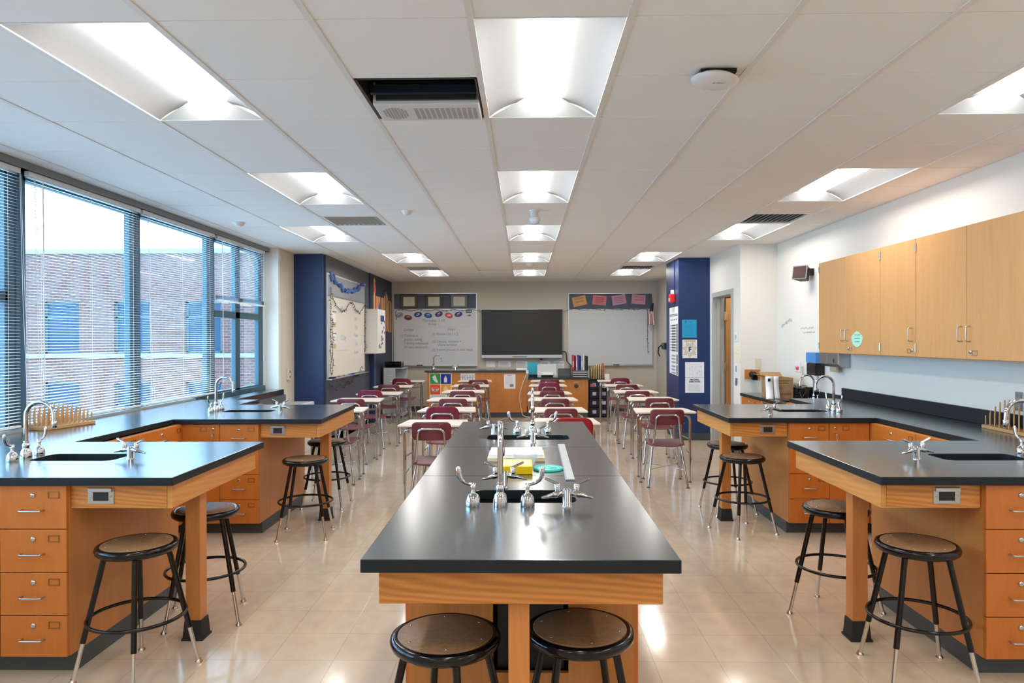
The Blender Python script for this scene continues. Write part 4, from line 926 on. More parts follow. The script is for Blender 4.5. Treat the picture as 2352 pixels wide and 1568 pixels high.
w.tube([(-2.0+.012*math.sin(k*1.1), y, 1.78-.028*k) for k in range(20)], .0025, 4); w.build('dividing_line', LGREY, WL_)
for k, (x, lab) in enumerate(((-2.445, 'left'), (-1.916, 'middle'), (-1.38, 'right'))):
    t = thing('framed_certificate', 'framed certificate on the front wall panel, %s of the three' % lab, 'certificate', (x, YF-.03, 2.18), 'framed certificates above the left whiteboard')
    w = MB(); a, b = .19, .148; cz = 2.34
    w.box(x-a, YF-.035, cz-b, x-a+.02, YF-.0145, cz+b); w.box(x+a-.02, YF-.035, cz-b, x+a, YF-.0145, cz+b); w.box(x-a+.02, YF-.035, cz+b-.02, x+a-.02, YF-.0145, cz+b); w.box(x-a+.02, YF-.035, cz-b, x+a-.02, YF-.0145, cz-b+.02)
    w.build('frame', mat('frame_brown', (.06, .035, .03), .4), t); MB().box(x-a+.02, YF-.024, cz-b+.02, x+a-.02, YF-.0145, cz+b-.02).build('mat_board', mat('mat_green' if k < 2 else 'mat_bluegrey', (.09, .11, .09) if k < 2 else (.20, .25, .28), .7), t)
    MB().box(x-.12, YF-.026, cz-.098, x+.12, YF-.024, cz+.095).build('certificate_sheet', mat('parchment', (.66, .64, .50), .7), t)
    w = MB(); barlines(w, x-.07, x+.07, cz-.06, cz+.07, 6, YF-.0264, .2); w.build('print', LGREY, t)
ov = [(-2.656, 2.05, 18, (.30, .27, .38), (.10, .10, .30), 'pale lilac'), (-2.47, 1.995, -8, (.20, .03, .04), (.03, .02, .03), 'dark maroon'), (-2.257, 2.06, 10, (.01, .045, .20), (.5, .6, .7), 'navy and white'), (-2.043, 2.04, -10, (.015, .08, .28), (.1, .25, .5), 'plain blue'),
      (-1.812, 2.067, 20, (.015, .03, .20), (.55, .10, .14), 'navy with a red swoosh, left'), (-1.599, 2.038, -18, (.62, .05, .06), (.8, .6, .6), 'bright red'), (-1.395, 2.062, 12, (.015, .03, .20), (.55, .10, .14), 'navy with a red swoosh, right')]
for k, (x, z, a, c1, c2, nm) in enumerate(ov):
    t = thing('oval_sticker', '%s oval sticker on the left front whiteboard' % nm if 'swoosh' not in nm else 'oval sticker, %s one, on the front whiteboard' % nm, 'sticker', (x, y-.002, z-.06), 'oval stickers on the whiteboard')
    e = [(.085*math.cos(2*PI*q/24), .055*math.sin(2*PI*q/24)) for q in range(24)]
    def rot(p, s=1): ca, sa = math.cos(R(a)), math.sin(R(a)); return (x+s*(p[0]*ca-p[1]*sa), z+s*(p[0]*sa+p[1]*ca))
    MB().prism([rot(p) for p in e], .001, y-.0015, 'Y').build('disc', mat('oval_%d' % k, c1, .4), t)
    w = MB(); w.prism([rot((-.055, .008)), rot((-.02, -.012)), rot((.02, .012)), rot((.06, .0)), rot((.02, -.006)), rot((-.02, -.03))], .0008, y-.0024, 'Y'); w.build('emblem_stripe', mat('ovalB_%d' % k, c2, .4), t)
    w = MB(); w.prism([rot((-.03, .018)), rot((.035, .03)), rot((.03, .014)), rot((-.03, .004))], .0006, y-.0028, 'Y'); w.build('emblem', mat('oval_white', (.6, .64, .7), .4), t)
t = thing('magnet_strip', 'dark blue rectangular magnet at the right end of the stickers', 'magnet', (-1.173, y, 2.08)); MB().box(-1.235, y-.002, 2.09, -1.115, y, 2.16).build('plate', mat('ink_navy', (.01, .02, .07), .4), t)
w = MB(); [w.box(-1.22+.024*k, y-.003, 2.11, -1.205+.024*k, y-.002, 2.14) for k in range(4)]; w.build('pale_marks', mat('oval_white', (.6, .64, .7), .4), t)
t = thing('small_emblem_magnet', 'small blue and red streak-shaped magnet under the dark magnet', 'magnet', (-1.173, y, 2.02))
MB().prism([(-1.235, 2.02), (-1.19, 2.045), (-1.15, 2.055), (-1.125, 2.04), (-1.15, 2.02), (-1.19, 2.03)], .0012, y-.0015, 'Y').build('shape', mat('oval_4', (.015, .03, .20), .4), t); MB().prism([(-1.215, 2.022), (-1.18, 2.042), (-1.14, 2.044), (-1.18, 2.030)], .0006, y-.0024, 'Y').build('streak', mat('sign_red', (.6, .05, .04), .5), t)
for x, lab in ((-2.22, 'black eraser on the tray of the left front whiteboard'), (1.94, 'black eraser on the tray of the right front whiteboard')): tag(recenter(MB().box(x-.065, YF-.07, .966, x+.065, YF-.025, .992).build('board_eraser', BLK, bevel=.003)), lab, 'eraser')
nts = [(1.171, 2.333, 12, (.70, .36, .14), 'orange'), (1.594, 2.35, -6, (.74, .20, .24), 'salmon red'), (2.007, 2.358, 10, (.58, .33, .44), 'mauve'), (2.42, 2.365, -4, (.68, .30, .38), 'pink')]
for k, (x, z, a, c, nm) in enumerate(nts):
    t = thing('note_sheet', 'tilted %s paper note above the right front whiteboard' % nm, 'note', (x, YF-.02, z-.1), 'tilted coloured notes'); Mn = Matrix.Translation((x, YF-.0155, z)) @ Matrix.Rotation(-R(a), 4, 'Y')
    MB(Mn).box(-.145, -.001, -.10, .145, .0, .10).build('sheet', mat('note_%s' % nm.replace(' ', '_'), c, .7), t)
    w = MB(Mn)
    for q in range(4 if k in (1, 2) else 2): w.box(-.09, -.0018, .045-.035*q*(1 if k in (1, 2) else 1.8), .09, -.001, .055-.035*q*(1 if k in (1, 2) else 1.8))
    w.build('print', mat('note_ink', (.25, .08, .10), .7), t)
# interactive display
t = thing('interactive_display', 'large dark interactive display with silver bottom bar, between the whiteboards', 'display', (-.047, 14.95, 1.13))
MB().box(-.894, 14.90, 1.20, .80, 14.99, 2.157).build('case', mat('display_case', (.02, .021, .023), .35), t, bevel=.006)
MB().box(-.872, 14.897, 1.215, .765, 14.90, 2.135).build('screen', mat('screen_off', (.025, .028, .030), .25, spec=.5), t)
b = MB().box(-.90, 14.87, 1.128, .795, 14.99, 1.20).build('bottom_bar', mat('bar_silver', (.58, .60, .62), .4), t, bevel=.01)
MB().box(-.25, 14.866, 1.15, .05, 14.871, 1.17).build('pen_slot', GREY, b); MB().box(.33, 14.90, 1.09, .38, 14.95, 1.128).build('sensor', BLK, t)
MB().box(-.90, 14.905, 2.157, .805, 14.98, 2.165).build('top_trim', ALU, t)
tag(recenter(MB().tube(fillet([(.80, 14.94, 1.27), (.88, 14.95, 1.26), (.90, 14.95, 1.05), (.98, 14.9, .98), (1.0, 14.6, .95)], .05, 5), .010, 8).build('display_cable', BLK)), 'black cable hanging from the right side of the display', 'cable')
for n, (x0, z0, x1, z1, nm, lines) in enumerate([(-.81, .94, -.62, 1.067, 'plain white', 0), (-.545, .94, -.285, 1.065, 'calendar-like', 5), (-.17, .94, .06, 1.066, 'printed photo', 4), (.345, .97, .55, 1.064, 'small white', 1), (.625, .88, .845, 1.062, 'printed white', 6)]):
    t = flyer('wall_paper_sheet', '%s sheet taped under the display' % nm, 'paper sheet', x0, z0, x1, z1, YF-.001, PAPER)
    if lines: w = MB(); barlines(w, x0+.02, x1-.02, z0+.01, z1-.015, lines, YF-.0026, .5); w.build('print', LGREY, t)

# string lights ------------------------------------------------------
def string_lights(label, path, n, r=.0035, spread=.03, col=None):
    t = thing('string_lights', label, 'string lights', path[0]); MB().tube(path, r, 5).build('wire', mat('wire_green', (.02, .035, .03), .5), t)
    P = [Vector(p) for p in path]; L_ = [0]
    for i in range(1, len(P)): L_.append(L_[-1]+(P[i]-P[i-1]).length)
    b0 = None
    for k in range(n):
        s = L_[-1]*(k+.5)/n; i = next(q for q in range(1, len(L_)) if L_[q] >= s); f = (s-L_[i-1])/max(1e-6, L_[i]-L_[i-1]); c = P[i-1].lerp(P[i], f)
        if b0 is None: b0 = MB().tube([P[0], P[0]+Vector((0, 0, -.038))], [.0065, .0035], 6).build('bulb', mat('bulb_dark', (.03, .035, .035), .3), t); o = b0
        else: o = b0.copy(); C.objects.link(o); o.parent = t; KIDS[t.name].append(o)
        o.location = c-Vector(path[0]); o.rotation_euler = (random.uniform(-1.6, 1.6), random.uniform(-1.6, 1.6), 0)
    return t
random.seed(11)
string_lights('dark string lights along the top of the left front whiteboard', [(-2.70, YF-.03, 1.95), (-2.74, YF-.03, 2.10), (-2.70, YF-.03, 2.16)]+[(-2.6+.12*k, YF-.03, 2.17-.012*(k % 3)) for k in range(14)]+[(-.90, YF-.03, 2.12)], 26)
string_lights('dark string lights along and down the right front whiteboard', [(.86, YF-.03, 2.12), (.95, YF-.03, 2.15)]+[(1.05+.12*k, YF-.03, 2.165-.01*(k % 3)) for k in range(13)]+[(2.605, YF-.03, 2.14), (2.605, YF-.03, 1.7), (2.61, YF-.03, 1.22)], 30)

# flag
t = thing('classroom_flag', 'small striped flag drooping beside the right front whiteboard', 'flag', (2.67, 14.85, 1.8))
MB().tube([(2.70, YF, 2.16), (2.66, 14.66, 2.38)], .008, 8).build('pole', WL, t)
w = MB(); w.cur = 0; nz = 16; nx = 8; X0 = 2.60
vs = []; fs = []; mi = []
for j in range(nz+1):
    for i in range(nx+1):
        v = j/nz; u = i/nx; vs.append((2.685-.03*v+(u-.5)*(.05+.07*v)-.02*math.sin(v*3), 14.80+.03*math.sin(u*9+v*2), 2.27-.45*v))
for j in range(nz):
    for i in range(nx): a = j*(nx+1)+i; fs.append((a, a+1, a+nx+2, a+nx+1)); mi.append(2 if j < 6 else i % 2)
w.add(vs, fs, True); w.mi = mi; o = w.build('cloth', [mat('flag_red', (.50, .04, .06), .7), WHT, mat('flag_navy', (.03, .03, .07), .7)], t); md = o.modifiers.new('s', 'SOLIDIFY'); md.thickness = .002

# ------------------------------------------------------------------ teacher bench
YD = 13.78
t = thing('demonstration_bench', 'tall oak demonstration bench in front of the display', 'bench', (-.93, YD+.3, 0))
MB().box(-1.90, YD, .10, .045, YD+.6, .885).build('body', WV, t, bevel=.001, seg=1); MB().box(-1.88, YD+.012, 0, .03, YD+.58, .10).build('toe_kick', COVE, t)
MB().box(-1.945, YD-.03, .886, .065, YD+.63, .925).build('benchtop', TOP, t, bevel=.003)
t = thing('teacher_desk', 'lower oak desk section at the right of the demonstration bench', 'desk', (.65, YD+.3, 0))
MB().box(.068, YD, .10, 1.235, YD+.6, .745).build('body', WV, t, bevel=.001, seg=1); MB().box(.07, YD+.012, 0, 1.22, YD+.58, .10).build('toe_kick', COVE, t); MB().box(.068, YD-.03, .746, 1.255, YD+.63, .78).build('desktop', TOP, t, bevel=.003)
w = MB(); w.lathe([(.045, 0), (.045, -.002), (.001, -.002)], (1.01, YD, .615), 20, 'Y'); lg = w.build('round_emblem', mat('emblem_olive', (.10, .09, .05), .5), t)
MB().prism([(.975, .605), (1.045, .605), (1.03, .63), (1.015, .62), (1.01, .655), (1.0, .62), (.99, .63)], .001, YD-.0035, 'Y').build('emblem_tree', mat('emblem_dark', (.02, .025, .02), .5), lg)
text('ALPINE', .03, WHT, t, TF(1.003, YD-.001, .69), 'lettering', w=.15)
dup(FP, (-1.80, YD+.22, .926), -PI/2, 'chrome gooseneck faucet on the demonstration bench', 'chrome lab faucets'); dup(TP, (-1.37, YD+.22, .926), R(30), 'gas tap on the demonstration bench', 'twin-nozzle gas taps')
# four-square poster
t = thing('safety_poster', 'safety poster of four coloured squares on the demonstration bench', 'poster', (-1.637, YD-.003, .36)); yy = YD-.001
MB().box(-1.854, yy-.001, .36, -1.42, yy, .865).build('sheet', PAPER, t)
sq = [(-1.843, .66, (.03, .30, .06), 'green_square'), (-1.635, .66, (.01, .03, .36), 'blue_square'), (-1.843, .455, (.78, .10, .03), 'red_square'), (-1.635, .455, (.85, .38, .03), 'yellow_square')]
S2 = []
for x0, z0, c, nm in sq: S2.append(MB().box(x0, yy-.002, z0, x0+.20, yy-.001, z0+.197).build(nm, mat(nm, c, .5), t))
IW = mat('icon_white', (.72, .76, .74), .6); y3 = yy-.003
MB().prism([(-1.80, .78), (-1.79, .81), (-1.765, .83), (-1.74, .828), (-1.725, .80), (-1.718, .77), (-1.70, .73), (-1.685, .70), (-1.705, .685), (-1.73, .69), (-1.75, .715), (-1.775, .735), (-1.79, .75), (-1.775, .765)], .0008, y3, 'Y').build('glove_icon', IW, S2[0])
MB().prism([(-1.57, .69), (-1.51, .69), (-1.51, .77), (-1.53, .795), (-1.53, .82), (-1.55, .82), (-1.55, .795), (-1.57, .77)], .0008, y3, 'Y').build('bottle_icon', IW, S2[1])
w = MB(); w.tube([(-1.743+.07*math.cos(a), y3, .555+.035*math.sin(a)+.008*math.cos(2*a)) for a in [2*PI*k/20 for k in range(20)]], .005, 4, True); w.box(-1.80, y3-.001, .535, -1.755, y3, .56); w.box(-1.73, y3-.001, .535, -1.685, y3, .56); w.build('goggles_icon', IW, S2[2])
MB().prism([(-1.57, .48), (-1.50, .48), (-1.49, .57), (-1.515, .60), (-1.515, .62), (-1.555, .62), (-1.555, .60), (-1.58, .57)], .0008, y3, 'Y').build('apron_icon', mat('icon_cream', (.90, .62, .30), .6), S2[3])
text('Personal Protective Equipment', .03, GREY, t, TF(-1.64, yy-.0015, .425), 'caption', w=.36)
t = flyer('map_sheet', 'small white printed sheet with blue blocks on the demonstration bench', 'notice', -1.245, .70, -.965, .865, YD-.001, PAPER)
w = MB(); random.seed(5)
for a in range(5):
    for b in range(4): w.box(-1.225+.05*a, YD-.003, .715+.03*b, -1.225+.05*a+.02+random.random()*.02, YD-.0022, .715+.03*b+.018)
w.build('print', mat('map_blue', (.18, .26, .38), .6), t)
t = flyer('notice_sheet', 'white notice with a small dark picture on the demonstration bench', 'notice', -.395, .565, -.175, .85, YD-.001, PAPER)
w = MB(); barlines(w, -.375, -.20, .66, .80, 8, YD-.0026, .25); w.build('print', LGREY, t); MB().box(-.285, YD-.003, .60, -.21, YD-.0022, .655).build('picture', GREY, t); MB().box(-.33, YD-.003, .82, -.25, YD-.0022, .83).build('title', MATS['pink_ink'], t)
tag(recenter(MB().tube(fillet([(.05, YD-.02, .87), (.02, YD-.03, .80), (-.06, YD-.04, .60), (-.10, YD-.04, .40), (-.06, YD-.04, .15), (-.03, YD-.05, .04), (.04, YD-.05, .02), (.15, YD-.06, .012)], .1, 5), .008, 8).build('extension_cord', mat('cord_cream', (.72, .62, .48), .5))), 'cream extension cord looping down the front of the demonstration bench', 'cord')
tag(recenter(MB().box(.03, YD-.05, .86, .08, YD-.031, .93).build('plug_adapter', WHT, bevel=.004)), 'white plug at the corner of the demonstration bench', 'plug')
tag(recenter(MB().box(-.16, YD+.1, .926, .05, YD+.4, .955).build('paper_stack', PAPER)), 'white paper stack at the right end of the demonstration bench', 'paper stack')
tag(recenter(MB().box(-.60, YD+.12, .926, -.20, YD+.3, .938).build('closed_folder', mat('folder_grey', (.30, .28, .26), .6))), 'flat grey folder on the demonstration bench', 'folder')
ZD = .781
t = thing('teal_display_folder', 'teal folder standing on the teacher desk', 'folder', (.17, YD+.3, ZD)); w = MB(Matrix.Translation((.17, YD+.32, ZD)) @ Matrix.Rotation(R(-8), 4, 'X')); w.box(-.10, 0, 0, .11, .008, .29); w.build('cover', mat('teal_plastic', (.01, .33, .45), .4), t)
tag(recenter(MB().box(.09, YD+.12, ZD, .26, YD+.26, ZD+.05).build('desk_tray', BLK, bevel=.006)), 'low black tray in front of the teal folder', 'tray')
t = thing('desktop_printer', 'silver printer with white paper on the teacher desk', 'printer', (.44, YD+.25, ZD))
MB().prism([(YD+.06, ZD), (YD+.45, ZD), (YD+.45, ZD+.17), (YD+.40, ZD+.25), (YD+.38, ZD+.25), (YD+.16, ZD+.12), (YD+.06, ZD+.05)], .38, .255, 'X').build('body', mat('printer_silver', (.48, .50, .51), .35), t, bevel=.006)
MB().box(.33, YD+.02, ZD+.045, .56, YD+.20, ZD+.10).build('output_paper', PAPER, t, bevel=.004); MB().box(.33, YD+.03, ZD, .56, YD+.062, ZD+.043).build('tray_front', BLK, t)
t = thing('tablet_stand', 'dark tablet keyboard folded open on the teacher desk', 'tablet', (.78, YD+.2, ZD)); w = MB(); w.prism([(YD+.05, ZD), (YD+.30, ZD), (YD+.26, ZD+.165), (YD+.24, ZD+.17), (YD+.12, ZD+.02)], .25, .67, 'X'); w.build('case', mat('tablet_case', (.045, .055, .06), .4), t, bevel=.004)
MB(Matrix.Translation((.795, YD+.118, ZD+.015)) @ Matrix.Rotation(R(-51), 4, 'X')).box(-.10, -.004, .02, .10, .0, .16).build('screen', mat('tablet_screen', (.015, .02, .022), .15), t)
t = thing('letter_tray', 'grey stacked letter tray carrying the binders', 'letter tray', (1.09, YD+.22, ZD)); w = MB()
for k in range(4): w.box(.94, YD+.05, ZD+.042*k, 1.24, YD+.40, ZD+.042*k+.008)
w.box(.94, YD+.05, ZD, .948, YD+.40, ZD+.134); w.box(1.232, YD+.05, ZD, 1.24, YD+.40, ZD+.134); w.build('frame', mat('tray_grey', (.16, .17, .17), .4), t)
w = MB()
for k in range(3): w.box(.955, YD+.04, ZD+.042*k+.009, 1.225, YD+.38, ZD+.042*k+.028)
w.build('papers', mat('stacked_paper', (.55, .54, .50), .7), t)
cols = [('red', (.55, .04, .06)), ('dark maroon', (.10, .012, .02)), ('white and red', (.60, .30, .30)), ('royal blue', (.03, .04, .32)), ('navy', (.012, .014, .08)), ('pale blue', (.38, .42, .55)), ('cream', (.62, .62, .56)), ('dark green', (.015, .035, .025)), ('black', (.012, .012, .013))]
xb = .945
for k, (nm, c) in enumerate(cols):
    wd = .031; hh = .30-.012*(k % 3); m = mat('binder_%d' % k, c, .45)
    t = thing('ring_binder', '%s binder standing in the row on the letter tray' % nm, 'binder', (xb+wd/2, YD+.2, ZD+.135), 'binders on the letter tray')
    MB().box(xb+.001, YD+.10, ZD+.135, xb+wd-.001, YD+.33, ZD+.135+hh).build('cover', m, t, bevel=.004); MB().box(xb+.008, YD+.098, ZD+.20, xb+wd-.008, YD+.10, ZD+.32).build('spine_label', PAPER if k in (0, 2, 5) else m, t); xb += wd+.003
# drawer tower with folders
t = thing('drawer_tower', 'black plastic drawer tower beside the teacher desk', 'drawer tower', (1.43, YD+.25, 0)); MB().box(1.262, YD, 0, 1.66, YD+.45, .74).build('frame', BLK, t, bevel=.004)
for a in (0, 1):
    for k in range(4):
        x0 = 1.275+.19*a; d = MB().box(x0, YD-.008, .03+.175*k, x0+.18, YD, .19+.175*k).build('drawer', mat('drawer_dark', (.015, .015, .03), .3), t, bevel=.003); MB().box(x0+.05, YD-.010, .08+.175*k, x0+.12, YD-.0085, .145+.175*k).build('label', mat('label_lilac' if (a+k) % 2 else 'label_white', (.38, .36, .52) if (a+k) % 2 else (.55, .56, .6), .6), d)
MB().box(1.285, YD-.012, .60, 1.37, YD-.0085, .655).build('pink_tag', mat('tag_pink', (.45, .10, .16), .6), t)
t = thing('file_sorter', 'black wire sorter holding the manila folders', 'file sorter', (1.45, YD+.2, .741)); w = MB()
for k in range(5): x = 1.30+.07*k; w.tube(fillet([(x, YD+.05, .742), (x-.01, YD+.05, .93), (x-.01, YD+.30, .93), (x, YD+.30, .742)], .05, 4), .004, 6)
w.box(1.28, YD+.04, .741, 1.62, YD+.31, .748); w.build('wire_frame', BLK, t)
for k in range(8):
    x = 1.305+.035*k; m = mat('manila', (.66, .48, .22), .7) if k < 7 else mat('salmon', (.75, .25, .18), .7)
    tag(recenter(MB().box(x, YD+.06, .75, x+.012, YD+.30, .985+.01*k).build('file_folder', m, bevel=.002)), 'manila folder standing in the black wire sorter' if k < 7 else 'salmon folder at the right end of the wire sorter', 'folder', 'folders in the wire sorter')
tag(recenter(MB().box(1.57, YD-.0, .741, 1.655, YD+.035, .85).build('tissue_box', WHT, bevel=.004)), 'small white box on the front corner of the drawer tower', 'box')

# metal cabinet left
t = thing('metal_bookcase', 'pale perforated metal bookcase by the blue left wall', 'bookcase', (-2.56, 14.0, 0)); pm = mat('perforated_white', (.52, .56, .60), .4)
w = MB(); w.box(-2.76, 13.80, .03, -2.53, 13.815, .96); w.box(-2.76, 14.28, .03, -2.53, 14.30, .96); w.box(-2.76, 13.815, .03, -2.745, 14.28, .96); w.box(-2.76, 13.815, .03, -2.37, 14.28, .05); w.box(-2.76, 13.80, .96, -2.36, 14.30, .975); w.box(-2.53, 14.28, .03, -2.37, 14.30, .96); w.build('frame', pm, t)
w = MB(); 
for a in range(9):
    for b in range(26): w.box(-2.75+.024*a+(.012 if b % 2 else 0), 13.799, .08+.033*b, -2.742+.024*a+(.012 if b % 2 else 0), 13.80, .09+.033*b)
w.build('perforation', mat('perf_shadow', (.16, .18, .20), .6), t)
for z in (.35, .66): MB().box(-2.53, 13.83, z, -2.37, 14.28, z+.015).build('shelf', pm, t)
t = thing('document_tray', 'black two-tier tray on top of the metal bookcase', 'tray', (-2.58, 14.0, .976)); w = MB(); w.box(-2.74, 13.83, .976, -2.42, 14.15, .99); w.box(-2.74, 13.83, 1.04, -2.42, 14.15, 1.055); w.box(-2.74, 14.14, .976, -2.42, 14.15, 1.09); w.box(-2.74, 13.83, .976, -2.73, 14.15, 1.09); w.box(-2.43, 13.83, .976, -2.42, 14.15, 1.09); w.build('tiers', BLK, t, bevel=.002)

# ------------------------------------------------------------------ left side wall things (wall plane x=-2.84)
XS = -2.84
t = thing('whiteboard', 'side whiteboard on the blue left wall edged with string lights', 'whiteboard', (XS, 11.3, .965))
MB().box(XS, 10.12, .985, XS+.012, 12.44, 2.165).build('writing_surface', WBW, t); MB().box(XS, 10.12, 2.18, XS+.014, 12.44, 2.475).build('tack_panel', TACKL, t)
w = MB(); w.box(XS, 10.10, .965, XS+.02, 10.12, 2.495); w.box(XS, 12.44, .965, XS+.02, 12.46, 2.495); w.box(XS, 10.12, 2.475, XS+.02, 12.44, 2.495); w.box(XS, 10.12, .965, XS+.02, 12.44, .985); w.box(XS, 10.12, 2.165, XS+.02, 12.44, 2.18); w.build('frame', ALU, t)
MB().box(XS+.001, 10.08, .952, XS+.085, 12.48, .964).build('marker_tray', ALU, t)
Mw = lambda yy, zz: Matrix.Translation((XS+.0125, yy, zz)) @ Matrix.Rotation(R(90), 4, 'Z') @ FRONT
pi = mat('purple_marker', (.42, .38, .55), .6); bi = mat('blue_marker', (.25, .48, .62), .6); gi = mat('grey_marker', (.45, .45, .47), .6)
text('A-Block', .12, pi, t, Mw(10.95, 2.0), 'handwriting', w=.5, shear=.1); text('Block 1', .1, pi, t, Mw(11.9, 2.02), 'handwriting', w=.5)
for k in range(5): text(['Lab 4', 'Quiz', 'Notes', 'Test', 'Review'][k], .09, pi if k != 3 else bi, t, Mw(11.85, 1.88-.14*k), 'handwriting', w=.35)
text('1/2 day', .12, bi, t, Mw(11.0, 1.56), 'handwriting', w=.45); w = MB(); w.box(XS+.0125, 10.5, 1.36, XS+.0132, 11.3, 1.365); w.box(XS+.0125, 11.6, 1.60, XS+.0132, 12.4, 1.604); w.build('ruled_line', gi, t)
for z0, z1, nm in ((1.72, 1.95, 'upper'), (1.40, 1.63, 'lower')):
    q = thing('pinned_page', 'small framed page on the side whiteboard, %s of the two' % nm, 'paper sheet', (XS+.015, 10.45, z0)); MB().box(XS+.0125, 10.36, z0, XS+.014, 10.56, z1).build('sheet', PAPER, q); MB().box(XS+.0142, 10.36, z0, XS+.0148, 10.56, z0+.07).build('tan_band', mat('tan_print', (.55, .42, .25), .7), q); MB().box(XS+.0142, 10.36, z1-.012, XS+.0155, 10.58, z1).build('top_clip', BLK, q)
tag(recenter(MB().box(XS+.02, 10.16, .966, XS+.07, 10.36, .99).build('board_eraser', BLK, bevel=.003)), 'black eraser at the near end of the side whiteboard tray', 'eraser')
for yy_, c, nm in ((11.45, (.03, .05, .45), 'blue'), (10.7, (.5, .3, .3), 'pink'), (11.0, (.5, .5, .52), 'pale grey')): tag(recenter(MB().box(XS+.03, yy_, .965, XS+.055, yy_+.10, .985).build('board_marker', mat('marker_'+nm.split()[0], c, .4), bevel=.004)), '%s marker lying on the side whiteboard tray' % nm, 'marker')
# paper chain
t = thing('paper_chain', 'blue twisted paper garland across the side whiteboard top', 'garland', (XS+.04, 11.3, 2.3)); g0 = None
for k in range(15):
    u = (k+.5)/15; yy_ = 10.17+2.27*u; zz = 2.47+.04*u-.20*math.sin(PI*u)**1.2*(1.05-.3*u); w = MB(); m_ = Matrix.Translation((XS+.035, yy_, zz)) @ Matrix.Rotation(R(random.uniform(-30, 30)+(-35 if u < .4 else 15)), 4, 'X') @ Matrix.Rotation(R(90 if k % 2 else 15), 4, 'Y')
    w.M = m_; n = 16; vs = []
    for q in range(n): a = 2*PI*q/n; vs += [(.018*math.sin(a)*.9, .088*math.cos(a), -.022), (.018*math.sin(a)*.9, .088*math.cos(a), .022)]
    w.add(vs, [(2*q, 2*q+1, (2*q+3) % (2*n), (2*q+2) % (2*n)) for q in range(n)], True); o = w.build('paper_link', mat('garland_blue', (.10, .20, .52), .6), t); md = o.modifiers.new('s', 'SOLIDIFY'); md.thickness = .0015
xs_ = XS+.03
string_lights('string lights hanging down the near edge of the side whiteboard', [(xs_, 10.22+.03*math.sin(k*1.9), 2.30-.075*k) for k in range(18)], 30, spread=.05)
string_lights('second string of lights tangled along the near whiteboard edge', [(xs_+.012, 10.27+.03*math.cos(k*1.5), 1.85-.075*k) for k in range(12)], 22)
string_lights('swooping string lights across the side whiteboard', [(xs_, 10.3, 2.16), (xs_, 10.5, 2.05), (xs_, 10.8, 1.97), (xs_, 11.1, 2.0), (xs_, 11.35, 2.13), (xs_, 11.55, 2.14), (xs_, 11.75, 2.03), (xs_, 12.0, 1.98), (xs_, 12.2, 2.05), (xs_, 12.45, 2.15)], 34)
string_lights('string lights down the far edge of the side whiteboard', [(xs_, 12.44+.012*math.sin(k*2), 2.15-.07*k) for k in range(13)], 22)
string_lights('loose string lights drooping below the side whiteboard', [(xs_, 10.1+.1*k, .85+.04*math.sin(k*1.3)-.12*math.sin(k*.14)+.010*k) for k in range(22)], 34)
# white wall box
t = thing('wall_box_cabinet', 'white box cabinet with dark magnets beyond the side whiteboard', 'cabinet', (-2.71, 12.85, 1.28)); MB().box(XS+.001, 12.50, 1.282, -2.60, 13.19, 2.075).build('case', WHT, t, bevel=.004)
random.seed(2)
for k in range(16): a, b = 12.62+random.random()*.48, 1.36+random.random()*.5; MB().box(-2.60, a, b, -2.594, a+.035, b+.045).build('magnet', mat('magnet_dark', (.05, .05, .08), .5), t)
MB().box(-2.60, 12.75, 1.86, -2.595, 13.05, 1.97).build('blue_label', mat('label_navy', (.03, .06, .22), .5), t)
# striped paper cut-out on the navy wall (x=-2.82)
XW = -2.82; t = thing('paper_mural', 'striped paper building cut-out on the navy wall beside the corner', 'mural', (XW, 14.0, 1.65))
cst = [(.78, .50, .10), (.30, .10, .22), (.72, .16, .10), (.62, .42, .14), (.42, .30, .10)]
def stripes(y0, y1, z0, z1, n, top=None):
    for k in range(n):
        a = y0+(y1-y0)*k/n; b = y0+(y1-y0)*(k+1)/n; zt = z1 if top is None else z1-top*abs((k+.5)/n-.5)*2
        MB().box(XW+.001, a, z0, XW+.004, b-.002, zt).build('paper_strip', mat('strip_%d' % (k % 5), cst[k % 5], .7), t)
stripes(13.18, 14.15, 1.95, 2.36, 10); stripes(14.18, 14.58, 1.70, 2.50, 5, .12); stripes(13.20, 13.36, 2.36, 2.62, 2); stripes(14.62, 14.92, 1.68, 2.34, 4)
MB().prism([(13.18, 2.62), (13.38, 2.62), (13.24, 2.70)], .003, XW+.001, 'X').build('tower_roof', mat('strip_0', cst[0], .7), t); MB().box(XW+.0045, 13.20, 2.42, XW+.006, 13.36, 2.56).build('tower_band', mat('strip_red', (.75, .10, .12), .6), t)
MB().prism([(13.62, 1.95), (13.82, 1.95), (13.82, 2.15), (13.72, 2.26), (13.62, 2.15)], .002, XW+.0045, 'X').build('doorway_arch', mat('arch_blue', (.08, .16, .40), .6), t)

